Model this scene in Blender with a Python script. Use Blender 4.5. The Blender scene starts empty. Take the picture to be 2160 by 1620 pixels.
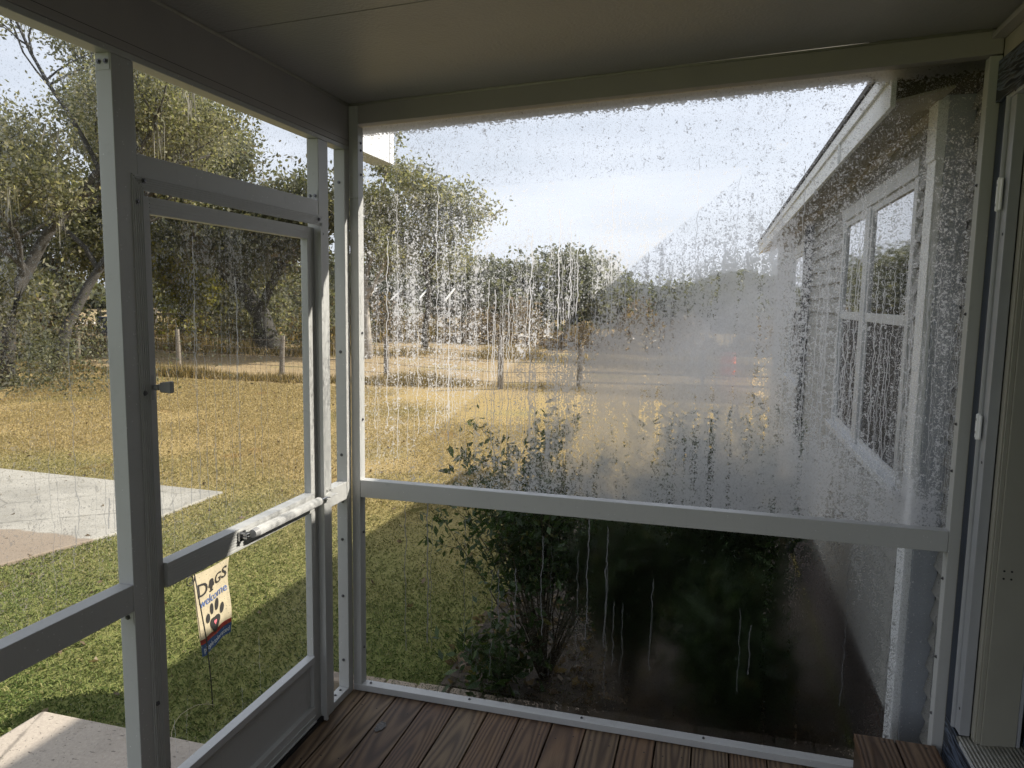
import bpy, bmesh, math, random
import numpy as np
from mathutils import Vector, Matrix
PI = math.pi
random.seed(4)
SC = bpy.context.scene
COL = SC.collection

# ------------------------------------------------------------ camera, world, sun
CAM = Vector((1.515, -2.8894, 1.7836))
yaw, pitch, roll = 0.2660, 0.1138, 0.0165
fwd = Vector((-math.sin(yaw)*math.cos(pitch), math.cos(yaw)*math.cos(pitch), -math.sin(pitch)))
rt = Vector((math.cos(yaw), math.sin(yaw), 0)); up = rt.cross(fwd)
r2 = math.cos(roll)*rt + math.sin(roll)*up
u2 = -math.sin(roll)*rt + math.cos(roll)*up
cd = bpy.data.cameras.new('camera'); cam = bpy.data.objects.new('camera', cd); COL.objects.link(cam)
cam.matrix_world = Matrix.Translation(CAM) @ Matrix((r2, u2, -fwd)).transposed().to_4x4()
cd.sensor_width = 36; cd.lens = 1552.2*36/2160; cd.clip_start = .05; cd.clip_end = 2000
SC.camera = cam

SUN = Vector((1, .57, .858)).normalized()
sun_el = math.asin(SUN.z); sun_az = math.atan2(SUN.x, SUN.y)
w = bpy.data.worlds.new('World'); SC.world = w; w.use_nodes = True
nt = w.node_tree; nt.nodes.clear()
sky = nt.nodes.new('ShaderNodeTexSky'); sky.sky_type = 'NISHITA'; sky.sun_disc = False
sky.sun_elevation = sun_el; sky.sun_rotation = sun_az
sky.air_density = 1.0; sky.dust_density = 3.0; sky.ozone_density = 1.0
tc = nt.nodes.new('ShaderNodeTexCoord')
mp = nt.nodes.new('ShaderNodeMapping'); mp.inputs['Scale'].default_value = (1.2, 1.2, 6)
nz = nt.nodes.new('ShaderNodeTexNoise'); nz.inputs['Scale'].default_value = 1.6; nz.inputs['Detail'].default_value = 6; nz.inputs['Roughness'].default_value = .55
rp = nt.nodes.new('ShaderNodeValToRGB'); rp.color_ramp.elements[0].position = .36; rp.color_ramp.elements[1].position = .62
mx = nt.nodes.new('ShaderNodeMix'); mx.data_type = 'RGBA'
cl = nt.nodes.new('ShaderNodeRGB'); cl.outputs[0].default_value = (7.9, 8.3, 9.2, 1)      # thin high cloud over the sky
mth = nt.nodes.new('ShaderNodeMath'); mth.operation = 'MULTIPLY_ADD'; mth.inputs[1].default_value = .28; mth.inputs[2].default_value = .68
bg = nt.nodes.new('ShaderNodeBackground'); bg.inputs['Strength'].default_value = .075
out = nt.nodes.new('ShaderNodeOutputWorld')
L = nt.links.new
L(tc.outputs['Generated'], mp.inputs['Vector']); L(mp.outputs[0], nz.inputs['Vector']); L(nz.outputs['Fac'], rp.inputs['Fac'])
L(rp.outputs['Color'], mth.inputs[0]); L(mth.outputs[0], mx.inputs['Factor']); L(sky.outputs[0], mx.inputs['A']); L(cl.outputs[0], mx.inputs['B'])
L(mx.outputs['Result'], bg.inputs['Color']); L(bg.outputs[0], out.inputs['Surface'])
sd = bpy.data.lights.new('sun', 'SUN'); sd.energy = 5.0; sd.angle = math.radians(.6); sd.color = (1, .93, .82)
so = bpy.data.objects.new('sun', sd); COL.objects.link(so)
so.rotation_euler = SUN.to_track_quat('Z', 'Y').to_euler()
vs = SC.view_settings; vs.view_transform = 'Standard'; vs.look = 'None'; vs.exposure = 0.77; vs.gamma = 1

# ------------------------------------------------------------ node helper
class E:
    """tiny expression wrapper round Math nodes"""
    def __init__(s, t, sock): s.t = t; s.s = sock
    def op(s, o, *a, clamp=False):
        n = s.t.nodes.new('ShaderNodeMath'); n.operation = o; n.use_clamp = clamp
        for i, v in enumerate((s,)+a):
            if isinstance(v, E): s.t.links.new(v.s, n.inputs[i])
            else: n.inputs[i].default_value = v
        return E(s.t, n.outputs[0])
    def __add__(s, o): return s.op('ADD', o)
    __radd__ = __add__
    def __sub__(s, o): return s.op('SUBTRACT', o)
    def __rsub__(s, o): return (s*-1) + o
    def __mul__(s, o): return s.op('MULTIPLY', o)
    __rmul__ = __mul__
    def __truediv__(s, o): return s.op('DIVIDE', o)
    def clamp(s): return s.op('ADD', 0.0, clamp=True)
    def step(s, a, b):       # linear ramp a..b -> 0..1
        return ((s - a) * (1.0/(b-a))).clamp()
    def mx(s, o): return s.op('MAXIMUM', o)
    def mn(s, o): return s.op('MINIMUM', o)

class Mat:
    def __init__(s, name):
        s.m = bpy.data.materials.new(name); s.m.use_nodes = True; s.t = s.m.node_tree; s.t.nodes.clear()
        s.out = s.n('ShaderNodeOutputMaterial'); s.geo = None
    def n(s, k, **kw):
        n = s.t.nodes.new(k)
        for a, v in kw.items(): setattr(n, a, v)
        return n
    def l(s, a, b): s.t.links.new(a.s if isinstance(a, E) else a, b)
    def pos(s):
        if s.geo is None:
            s.geo = s.n('ShaderNodeNewGeometry'); s.sep = s.n('ShaderNodeSeparateXYZ'); s.l(s.geo.outputs['Position'], s.sep.inputs[0])
        return [E(s.t, s.sep.outputs[i]) for i in range(3)]
    def vec(s, x, y, z):
        c = s.n('ShaderNodeCombineXYZ')
        for i, v in enumerate((x, y, z)):
            if isinstance(v, E): s.l(v, c.inputs[i])
            else: c.inputs[i].default_value = v
        return c.outputs[0]
    def noise(s, v=None, scale=5, detail=3, rough=.5, dist=0):
        n = s.n('ShaderNodeTexNoise'); n.inputs['Scale'].default_value = scale; n.inputs['Detail'].default_value = detail
        n.inputs['Roughness'].default_value = rough; n.inputs['Distortion'].default_value = dist
        if v is None: s.pos(); v = s.geo.outputs['Position']
        s.l(v, n.inputs['Vector']); return E(s.t, n.outputs['Fac'])
    def voro(s, v=None, scale=5, feat='F1'):
        n = s.n('ShaderNodeTexVoronoi', feature=feat); n.inputs['Scale'].default_value = scale
        if v is None: s.pos(); v = s.geo.outputs['Position']
        s.l(v, n.inputs['Vector']); return n
    def white(s, e):
        n = s.n('ShaderNodeTexWhiteNoise', noise_dimensions='1D'); s.l(e, n.inputs['W']); return E(s.t, n.outputs['Value'])
    def ramp(s, e, stops, interp='LINEAR'):
        n = s.n('ShaderNodeValToRGB'); cr = n.color_ramp; cr.interpolation = interp
        while len(cr.elements) < len(stops): cr.elements.new(.5)
        for el, (p, c) in zip(cr.elements, stops): el.position = p; el.color = (*c, 1)
        s.l(e, n.inputs['Fac']); return n.outputs['Color']
    def mix(s, f, a, b, mode='MIX'):
        n = s.n('ShaderNodeMix', data_type='RGBA', blend_type=mode)
        for k, v in (('Factor', f), ('A', a), ('B', b)):
            if isinstance(v, E) or isinstance(v, bpy.types.NodeSocket): s.l(v, n.inputs[k])
            elif isinstance(v, tuple): n.inputs[k].default_value = (*v, 1)
            else: n.inputs[k].default_value = v
        return n.outputs['Result']
    def bump(s, h, strength=.3, dist=.01):
        n = s.n('ShaderNodeBump'); n.inputs['Strength'].default_value = strength; n.inputs['Distance'].default_value = dist
        s.l(h, n.inputs['Height']); return n.outputs[0]
    def bsdf(s, col, rough=.5, metal=0, normal=None, spec=.5, coat=0):
        n = s.n('ShaderNodeBsdfPrincipled')
        if isinstance(col, tuple): n.inputs['Base Color'].default_value = (*col, 1)
        else: s.l(col, n.inputs['Base Color'])
        if isinstance(rough, (int, float)): n.inputs['Roughness'].default_value = rough
        else: s.l(rough, n.inputs['Roughness'])
        n.inputs['Metallic'].default_value = metal; n.inputs['Specular IOR Level'].default_value = spec
        n.inputs['Coat Weight'].default_value = coat
        if normal is not None: s.l(normal, n.inputs['Normal'])
        return n
    def done(s, sh): s.l(sh.outputs[0] if hasattr(sh, 'outputs') else sh, s.out.inputs['Surface']); return s.m

def simple(name, col, rough=.5, metal=0, var=.12, scale=8, bump=0, bscale=60, spec=.5):
    M = Mat(name); n = M.noise(scale=scale, detail=4)
    c = M.ramp(n, [(.3, tuple(v*(1-var) for v in col)), (.7, tuple(min(1, v*(1+var)) for v in col))])
    nm = M.bump(M.noise(scale=bscale, detail=3), bump, .004) if bump else None
    return M.done(M.bsdf(c, rough, metal, nm, spec))

def painted_metal(name, col, rough=.38, drops=.0):
    M = Mat(name)
    n = M.noise(scale=3, detail=5); s2 = M.noise(scale=90, detail=2)
    c = M.ramp(n, [(.3, tuple(v*.93 for v in col)), (.7, col)])
    grime = M.noise(scale=26, detail=6, rough=.75).step(.58, .76)
    c = M.mix(grime*.45, c, tuple(v*.62 for v in col)); px_, py_, pz_ = M.pos()
    run = M.noise(M.vec(px_*60, py_*60, pz_*4), 1, 3, .6).step(.60, .75); c = M.mix(run*.22, c, tuple(v*.6 for v in col))
    v = M.voro(scale=85); d = E(M.t, v.outputs['Distance']); sp = M.n('ShaderNodeSeparateColor'); M.l(v.outputs['Color'], sp.inputs[0])
    on = E(M.t, sp.outputs[0]).step(.93-drops, .935-drops) * (1-d.step(.12, .2))     # beads of water on the paint
    c = M.mix(on*.5, c, (.9, .9, .9))
    h = on*1.0 + s2*.12 + n*.2
    return M.done(M.bsdf(c, rough, 0, M.bump(h, .25, .002)))

MW = painted_metal('white_aluminium', (.51, .513, .50))
MWF = painted_metal('white_aluminium_sill', (.55, .555, .55), .3, .02)
MCEIL = None
def mk_ceiling():
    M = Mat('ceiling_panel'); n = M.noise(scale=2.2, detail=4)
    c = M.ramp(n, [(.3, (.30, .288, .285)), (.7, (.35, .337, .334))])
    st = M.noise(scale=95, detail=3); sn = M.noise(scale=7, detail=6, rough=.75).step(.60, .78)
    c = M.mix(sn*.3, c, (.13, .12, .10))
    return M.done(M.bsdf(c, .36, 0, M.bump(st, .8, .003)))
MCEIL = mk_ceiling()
MBEAM = simple('beam_paint', (.37, .345, .335), .42, 0, .05, 4, .1, 90)
MSCREW = simple('screw_zinc', (.16, .16, .17), .4, .8, .2, 200)
MPLAST = simple('handle_plastic', (.38, .38, .38), .45)
MCHROME = simple('closer_steel', (.5, .5, .5), .25, 1)
MDARKM = simple('dark_metal', (.015, .015, .015), .5)
MCAULK = simple('caulk', (.36, .35, .30), .5, 0, .1, 20)
MSIDING = simple('siding_paint', (.26, .256, .24), .6, 0, .08, 5, .25, 70)
MTRIMW = simple('house_trim', (.78, .79, .80), .5, 0, .06, 6, .15, 60)
MCORNER_SHADE = simple('corner_board_shade', (.36, .38, .42), .55, 0, .07, 6, .2, 60)  # white corner trim greyed, shade on its near face put into the colour
MSOFFIT = simple('soffit_paint', (.36, .33, .27), .6, 0, .15, 7, .2, 60)
MNAVYF = simple('navy_paint', (.022, .032, .055), .45, 0, .2, 8, .25, 80)
MCREAM = simple('cream_paint', (.33, .32, .27), .45, 0, .05, 5, .1, 90)
MJAMB = simple('jamb_white', (.36, .37, .39), .42, 0, .08, 6)
MTHR = None
def mk_thr():
    M = Mat('threshold_metal'); x, y, z = M.pos()
    rid = (x*2*PI/.012).op('SINE')
    n = M.noise(scale=30, detail=4)
    return M.done(M.bsdf(M.ramp(n, [(.3, (.24, .23, .2)), (.7, (.36, .35, .31))]), .45, .3, M.bump(rid, .5, .002)))
MTHR = mk_thr()
def mk_navywood():
    M = Mat('navy_woodgrain'); x, y, z = M.pos()
    v = M.vec(x*1, y*1.2, z*14)
    n = M.noise(v, 4, 3, .6, .6)
    g = (n*26).op('SINE').step(-.2, .9)
    c = M.mix(g, (.010, .014, .024), (.11, .14, .20))
    return M.done(M.bsdf(c, .42, 0, M.bump(g, .6, .003)))
MNAVYW = mk_navywood()

def mk_wood():
    M = Mat('wet_deck_wood'); 
    tcn = M.n('ShaderNodeTexCoord'); oi = M.n('ShaderNodeObjectInfo'); sp = M.n('ShaderNodeSeparateXYZ'); M.l(tcn.outputs['Object'], sp.inputs[0])
    X, Y, Z = [E(M.t, sp.outputs[i]) for i in range(3)]; R = E(M.t, oi.outputs['Random'])
    R2 = M.white(R*91.7); R3 = M.white(R*53.1+7); R4 = M.white(R*17.3+2)
    wob = M.noise(M.vec(X*6, Y*1.3, R*40), 1, 3, .5)
    yy = (Y + R2*3 - 1.0)*(R3*.055+.012)
    xx = X + (R2-.5)*.05 + (wob-.5)*.05
    ringr = ((xx*xx) + (yy*yy)).op('SQRT')
    ph = ringr*(R4*260+260) + (M.noise(M.vec(X*30, Y*2.0, R*9), 1, 2)-.5)*2.2
    ring = (ph.op('SINE')*.5+.5)
    ring = ring.op('POWER', 1.3)
    fib = M.noise(M.vec(X*420, Y*9, R*30), 1, 3, .6)
    blot = M.noise(M.vec(X*9, Y*2.6, R*17), 1, 4, .6)
    base = M.ramp(R, [(0, (.11, .056, .028)), (.3, (.17, .092, .045)), (.55, (.175, .12, .065)), (.8, (.19, .105, .05)), (1, (.105, .06, .034))])
    dark = M.mix(1.0, base, (.30, .25, .24), 'MULTIPLY')
    worn = M.mix(blot.step(.42, .7)*.6, base, (.25, .185, .12))  # paler worn patches of the board
    c = M.mix(ring*.85, worn, dark)
    c = M.mix(fib.step(.5, .75)*.55, c, (.04, .024, .016))
    c = M.mix(blot.step(.56, .72)*.25, c, (.20, .09, .028))
    h = ring*-.7 + fib*.5 + blot*.3
    rgh = blot*.5 + .36
    return M.done(M.bsdf(c, rgh, 0, M.bump(h, .55, .003)))
MWOOD = mk_wood()

def mk_concrete(name, a, b, wet=None):
    M = Mat(name); n = M.noise(scale=1.1, detail=5, rough=.6); f = M.noise(scale=55, detail=4, rough=.7)
    c = M.mix(f.step(.35, .7), a, b); c = M.mix(n.step(.45, .62)*.5, c, tuple(v*.55 for v in a))
    cr = M.voro(scale=.55, feat='DISTANCE_TO_EDGE'); ck = 1-(E(M.t, cr.outputs['Distance'])+(M.noise(scale=9, detail=3)-.5)*.02).step(.0, .006)
    c = M.mix(ck*.6, c, tuple(v*.3 for v in a)); c = M.mix(M.noise(scale=6, detail=5, rough=.7).step(.55, .7)*.25, c, (.16, .13, .07))
    x, y, z = M.pos()
    pit = M.noise(M.vec(x*22+y*9, y*60-x*10, z*10), 1, 2, .6).step(.655, .69)
    c = M.mix(pit*.8, c, tuple(v*.32 for v in a))
    if wet:
        ed = M.noise(scale=2.5, detail=4); m = (y + (ed-.5)*.35).step(wet+.02, wet-.02)
        c = M.mix(m*.8, c, (.22, .165, .115))
    return M.done(M.bsdf(c, .85, 0, M.bump(f*.6-pit, .5, .006)))
MCONC = mk_concrete('drive_concrete', (.30, .285, .245), (.40, .38, .335), 2.45)
MSLAB = mk_concrete('step_concrete', (.36, .31, .26), (.46, .40, .33))
MPAVER = simple('paver_block', (.27, .215, .165), .8, 0, .3, 14, .5, 50)

def mk_grass_ground():
    M = Mat('lawn_soil'); x, y, z = M.pos()
    f = M.noise(scale=34, detail=5, rough=.75); b = M.noise(scale=.55, detail=4, rough=.6); ff = M.noise(M.vec(x*3, y*9, z), 1.2, 5, .7)
    near = M.ramp(f, [(.25, (.085, .10, .03)), (.5, (.16, .18, .055)), (.75, (.26, .25, .10))])
    dry = M.ramp(f, [(.25, (.23, .165, .065)), (.5, (.36, .265, .115)), (.75, (.48, .37, .19))])
    t = (y*1.0 + (b-.5)*5.0).step(.6, 6.0)
    c = M.mix(t, near, dry)
    far = M.ramp(ff, [(.3, (.20, .15, .08)), (.5, (.34, .255, .145)), (.7, (.46, .36, .22))])
    c = M.mix(y.step(13.0, 15.5), c, far)
    gs = M.noise(scale=.35, detail=3).step(.55, .7)
    c = M.mix(gs*.35, c, (.18, .20, .06))
    return M.done(M.bsdf(c, .95, 0, M.bump(f, .8, .03), .1))
MGROUND = mk_grass_ground()

def leaf_mat(name, stops, trans=.35, clump=1.2, alt=None, altamt=(.55, .7), rough=.55, spec=.3):
    M = Mat(name); M.pos(); r = E(M.t, M.geo.outputs['Random Per Island'])
    c = M.ramp(r, stops)
    if alt: c = M.mix(M.noise(scale=clump, detail=2).step(*altamt), c, alt)
    b = M.bsdf(c, rough, spec=spec); tr = M.n('ShaderNodeBsdfTranslucent'); M.l(M.mix(1.0, c, (1.6, 1.6, .9), 'MULTIPLY'), tr.inputs[0])
    m = M.n('ShaderNodeMixShader'); m.inputs[0].default_value = trans; M.l(b.outputs[0], m.inputs[1]); M.l(tr.outputs[0], m.inputs[2])
    return M.done(m)
LOAK = leaf_mat('oak_leaf', [(0, (.085, .092, .055)), (.5, (.165, .168, .105)), (.85, (.26, .25, .175)), (1, (.38, .35, .26))], trans=.45, spec=.15, alt=(.25, .225, .115), clump=.55, altamt=(.60, .74))
LDARK = leaf_mat('dark_leaf', [(0, (.05, .056, .036)), (.5, (.10, .108, .068)), (1, (.21, .205, .14))], .35, spec=.15, alt=(.15, .11, .065), clump=.8)
LYEL = leaf_mat('yellow_leaf', [(0, (.09, .10, .02)), (.5, (.19, .185, .04)), (1, (.30, .26, .06))], .45)
LBROWN = leaf_mat('brown_leaf', [(0, (.06, .045, .03)), (.5, (.135, .095, .06)), (1, (.24, .18, .12))], .3)
LPALM = leaf_mat('palm_leaf', [(0, (.09, .11, .03)), (.6, (.20, .22, .07)), (1, (.34, .34, .13))], .4)
LFAR = leaf_mat('far_leaf', [(0, (.07, .078, .058)), (.6, (.13, .138, .10)), (1, (.21, .215, .16))], .3, alt=(.15, .15, .09), clump=.2)
LBUSH = leaf_mat('bush_leaf', [(0, (.018, .036, .012)), (.5, (.034, .064, .020)), (.9, (.062, .10, .032)), (1, (.15, .13, .04))], .3, rough=.5, spec=.35)
LMOSS = leaf_mat('moss_strand', [(0, (.10, .095, .08)), (.6, (.17, .16, .14)), (1, (.25, .24, .21))], .35)
def grass_mat():
    M = Mat('grass_blade'); x, y, z = M.pos(); r = E(M.t, M.geo.outputs['Random Per Island'])
    g = M.ramp(r, [(0, (.10, .155, .04)), (.45, (.19, .26, .075)), (.8, (.29, .34, .12)), (1, (.48, .44, .22))])
    d = M.ramp(r, [(0, (.29, .235, .10)), (.45, (.43, .345, .155)), (.8, (.54, .44, .22)), (1, (.68, .57, .34))])
    b = M.noise(scale=.55, detail=4, rough=.6); t = (y*1.0+(b-.5)*5.0).step(.6, 6.0)
    br = M.noise(scale=1.3, detail=3).step(.64, .72)
    c = M.mix(t, g, d); c = M.mix(br*.6, c, (.42, .27, .12))
    gs = M.noise(scale=.35, detail=3).step(.55, .7); c = M.mix(gs*.3, c, (.20, .22, .07))
    p = M.bsdf(c, .6, spec=.25); tr = M.n('ShaderNodeBsdfTranslucent'); M.l(c, tr.inputs[0])
    m = M.n('ShaderNodeMixShader'); m.inputs[0].default_value = .35; M.l(p.outputs[0], m.inputs[1]); M.l(tr.outputs[0], m.inputs[2])
    return M.done(m)
MGRASS = grass_mat()
MWEED = leaf_mat('dry_weed', [(0, (.06, .05, .02)), (.5, (.17, .125, .05)), (1, (.36, .27, .13))], .3)
MBARK = simple('bark', (.052, .048, .042), .9, 0, .4, 6, .8, 25)
MBARKP = simple('pale_bark', (.30, .27, .23), .9, 0, .3, 5, .6, 25)
MTWIG = simple('twig', (.085, .07, .045), .8, 0, .3, 30)
MPOSTW = simple('weathered_post', (.19, .165, .135), .9, 0, .3, 20, .5, 60)
MWIRE = simple('fence_wire', (.20, .17, .14), .7, .3)

# ------------------------------------------------------------ mesh helpers
class MB:
    def __init__(s): s.v = []; s.f = []; s.m = []; s.mi = 0
    def quad(s, *p):
        b = len(s.v); s.v += [tuple(q) for q in p]; s.f.append(tuple(range(b, b+len(p)))); s.m.append(s.mi); return s
    def box(s, x0, x1, y0, y1, z0, z1):
        if x0 > x1: x0, x1 = x1, x0
        if y0 > y1: y0, y1 = y1, y0
        if z0 > z1: z0, z1 = z1, z0
        return s.hexa([(x0, y0, z0), (x1, y0, z0), (x1, y1, z0), (x0, y1, z0), (x0, y0, z1), (x1, y0, z1), (x1, y1, z1), (x0, y1, z1)])
    def hexa(s, p):
        b = len(s.v); s.v += [tuple(q) for q in p]
        for f in ((0, 3, 2, 1), (4, 5, 6, 7), (0, 1, 5, 4), (1, 2, 6, 5), (2, 3, 7, 6), (3, 0, 4, 7)):
            s.f.append(tuple(b+i for i in f)); s.m.append(s.mi)
        return s
    def tube(s, pts, rad, n=6, cap=True):
        pts = [Vector(p) for p in pts]
        if not hasattr(rad, '__len__'): rad = [rad]*len(pts)
        b = len(s.v); ref = Vector((0, 0, 1)); 
        for i, p in enumerate(pts):
            d = (pts[min(i+1, len(pts)-1)] - pts[max(i-1, 0)])
            if d.length < 1e-9: d = Vector((0, 0, 1))
            d.normalize(); a = ref if abs(d.dot(ref)) < .95 else Vector((1, 0, 0))
            u = d.cross(a).normalized(); v = d.cross(u)
            for k in range(n):
                t = 2*PI*k/n; s.v.append(tuple(p + (u*math.cos(t)+v*math.sin(t))*rad[i]))
        for i in range(len(pts)-1):
            for k in range(n):
                s.f.append((b+i*n+k, b+i*n+(k+1) % n, b+(i+1)*n+(k+1) % n, b+(i+1)*n+k)); s.m.append(s.mi)
        if cap:
            s.f.append(tuple(b+k for k in range(n))[::-1]); s.m.append(s.mi)
            e = b+(len(pts)-1)*n; s.f.append(tuple(e+k for k in range(n))); s.m.append(s.mi)
        return s
    def build(s, name, mats, parent=None, bevel=0, smooth=False):
        if not isinstance(mats, (list, tuple)): mats = [mats]
        me = bpy.data.meshes.new(name); o = origin(parent)
        me.from_pydata([(x-o[0], y-o[1], z-o[2]) for x, y, z in s.v], [], s.f)
        for m in mats: me.materials.append(m)
        if len(mats) > 1: me.polygons.foreach_set('material_index', s.m)
        if smooth: me.polygons.foreach_set('use_smooth', [True]*len(s.f))
        me.update()
        ob = bpy.data.objects.new(name, me); COL.objects.link(ob)
        if parent: ob.parent = parent
        if bevel:
            b = ob.modifiers.new('bevel', 'BEVEL'); b.width = bevel; b.segments = 2; b.limit_method = 'ANGLE'; b.angle_limit = .7
        return ob

def origin(p):
    o = Vector((0, 0, 0))
    while p: o += p.location; p = p.parent
    return o
def tag(o, label=None, cat=None, group=None, kind=None):
    for k, v in (('label', label), ('category', cat), ('group', group), ('kind', kind)):
        if v: o[k] = v
    return o
def empty(name, loc, label=None, cat=None, group=None):
    o = bpy.data.objects.new(name, None); o.location = loc; o.empty_display_size = .1; COL.objects.link(o)
    return tag(o, label, cat, group)
def npmesh(name, verts, k, mats, parent=None, mi=None):
    """verts: (n*k,3) array, every k verts one face"""
    n = len(verts)//k; me = bpy.data.meshes.new(name); o = origin(parent)
    vv = (verts - np.array(o)).astype(np.float32)
    me.vertices.add(n*k); me.vertices.foreach_set('co', vv.ravel())
    me.loops.add(n*k); me.loops.foreach_set('vertex_index', np.arange(n*k, dtype=np.int32))
    me.polygons.add(n); me.polygons.foreach_set('loop_start', np.arange(0, n*k, k, dtype=np.int32))
    me.polygons.foreach_set('loop_total', np.full(n, k, dtype=np.int32))
    for m in (mats if isinstance(mats, (list, tuple)) else [mats]): me.materials.append(m)
    me.update(calc_edges=True); me.validate()
    ob = bpy.data.objects.new(name, me); COL.objects.link(ob)
    if parent: ob.parent = parent
    return ob
def copy_tree(o, parent=None, dz=None):
    c = o.copy(); COL.objects.link(c); c.parent = parent
    for ch in o.children: copy_tree(ch, c)
    return c
rng = np.random.default_rng(11)
def screw_parts(mb, p, axis, r=.006):
    """small hex-washer screw head standing proud along axis"""
    a = Vector(axis); p = Vector(p)
    mb.tube([p, p+a*.002], [r*1.25, r*1.25], 10); mb.tube([p+a*.002, p+a*.006], [r*.8, r*.7], 6)

# ------------------------------------------------------------ wet film material
def film_mat(name, axis, blobs, base, drips, topband=None, botband=None, speck=170., strength=1., trans=.35, bwid=None, tint=.9, shade_ramp=False, runs=.45, trc=.84, run_col=.62):
    """clear vinyl sheet with condensation: coverage field + runs of water + beads"""
    M = Mat(name); x, y, z = M.pos(); u = x if axis == 'x' else y
    F = u*0 + base
    for (u0, z0, su, sz, a) in blobs:
        q = ((u-u0)*(1/su)); p = ((z-z0)*(1/sz))
        F = F + ((q*q+p*p)*-1).op('EXPONENT')*a
    big = M.noise(M.vec(u*3, z*1.2, 3.3), 1, 3, .5)
    col = M.noise(M.vec(u*24, z*.9, 9.1), 1, 3, .6)
    F = F*( (big-.5)*.9 + (col-.5)*2.2 + 1.0)
    TB = u*0
    if topband: # wet line under the beam: z > a + b*u
        tbn = M.noise(M.vec(u*120, z*150, 8.5), 1, 2, .6)
        TB = ((z - u*topband[1]).step(topband[0], topband[0]+topband[2])*topband[3] + tbn*1.2 - 1.0).step(-.02, .04)*(u*0+1)
    n1 = M.noise(M.vec(u*speck, z*speck*.85, .5), 1, 2, .6, .8)
    n2 = M.noise(M.vec(u*speck*.36, z*speck*.3, 2.5), 1, 2, .6, 1.2)
    ns = n1*.55 + n2*.45
    if shade_ramp: F = F*(1-(z - u*.78 - .82).step(-.30, .10)*.42)  # mist thinned past the eave's shadow line, coverage shaped to sun and shade
    thr = (F*.34*-1 + .672)
    cov = (ns - thr).step(-.03, .03)
    fine = (M.noise(M.vec(u*330, z*300, 4.5), 1, 2, .6, .5) - (F*.25*-1+.675)).step(-.02, .03)
    D = u*0
    for (N, seed, prob, z0, z1, wid, zb, gu) in drips:
        wob = M.noise(M.vec(u*6, z*13, seed), 1, 3, .6)
        uu = u*N + (wob-.5)*(.034*N)
        cell = uu.op('FLOOR'); fr = uu - cell - .5
        ra = M.white(cell+seed); rb = M.white(cell+seed*2+50); rc = M.white(cell+seed*3+90)
        top = ra*(z1-z0)+z0; bot = rc*.25 + zb
        on = (ra*0+prob)
        if gu: on = on*((u-gu[0])*(1/(gu[1]-gu[0]))).clamp()
        hit = (rb - on).op('LESS_THAN', 0.0) * (z-top).op('LESS_THAN', 0.0) * (z-bot).op('GREATER_THAN', 0.0)
        thick = M.noise(M.vec(u*20, z*14, seed+1), 1, 2, .5)
        wdt = (rc*.9+.5)*wid*N*(thick*.9+.5)
        m = (1-(fr-(rb-.5)*.3).op('ABSOLUTE')/wdt).step(0, .45)
        D = D.mx(m*hit*(rc*.4+.6))
    bead = M.voro(M.vec(u*1, z*1, 0), 115); sp = M.n('ShaderNodeSeparateColor'); M.l(bead.outputs['Color'], sp.inputs[0])
    B = E(M.t, sp.outputs[0]).step(.66, .67)*(1-E(M.t, bead.outputs['Distance']).step(.14, .28))
    SC_ = (D.mx(TB)).clamp()                      # runs of water: scatter light
    W = (cov.mx(SC_).mx(B*.8).mx(fine*.75)*strength).clamp()*(ns.step(.36, .62)*.17+.76) + .03
    rf = M.n('ShaderNodeBsdfRefraction'); rf.inputs['IOR'].default_value = 1.25; rf.inputs['Roughness'].default_value = .30; rf.inputs['Color'].default_value = (tint, tint*1.01, tint*1.02, 1)
    tr = M.n('ShaderNodeBsdfTranslucent'); tr.inputs['Color'].default_value = (trc, trc*1.01, trc*1.03, 1)
    df = M.n('ShaderNodeMixShader'); df.inputs[0].default_value = trans
    M.l(rf.outputs[0], df.inputs[1]); M.l(tr.outputs[0], df.inputs[2])
    K = None
    if bwid is not None:                          # mist whiteness, cut along the eave's shade line to hide the sun edge
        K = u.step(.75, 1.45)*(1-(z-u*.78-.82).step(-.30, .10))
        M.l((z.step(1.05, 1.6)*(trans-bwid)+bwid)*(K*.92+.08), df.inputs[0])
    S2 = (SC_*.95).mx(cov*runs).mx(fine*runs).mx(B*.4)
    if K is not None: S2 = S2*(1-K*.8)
    t2 = M.n('ShaderNodeBsdfTranslucent'); t2.inputs['Color'].default_value = (run_col, run_col*1.01, run_col*1.04, 1)
    d2 = M.n('ShaderNodeMixShader'); M.l(S2, d2.inputs[0]); M.l(df.outputs[0], d2.inputs[1]); M.l(t2.outputs[0], d2.inputs[2]); df = d2
    tp = M.n('ShaderNodeBsdfTransparent'); tp.inputs[0].default_value = (.93, .94, .94, 1)
    gl = M.n('ShaderNodeBsdfGlossy'); gl.inputs['Roughness'].default_value = .12
    fr = M.n('ShaderNodeFresnel'); fr.inputs['IOR'].default_value = 1.3
    m1 = M.n('ShaderNodeMixShader'); M.l(W, m1.inputs[0]); M.l(tp.outputs[0], m1.inputs[1]); M.l(df.outputs[0], m1.inputs[2])
    m2 = M.n('ShaderNodeMixShader'); M.l(E(M.t, fr.outputs[0])*.5, m2.inputs[0]); M.l(m1.outputs[0], m2.inputs[1]); M.l(gl.outputs[0], m2.inputs[2])
    return M.done(m2)

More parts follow.
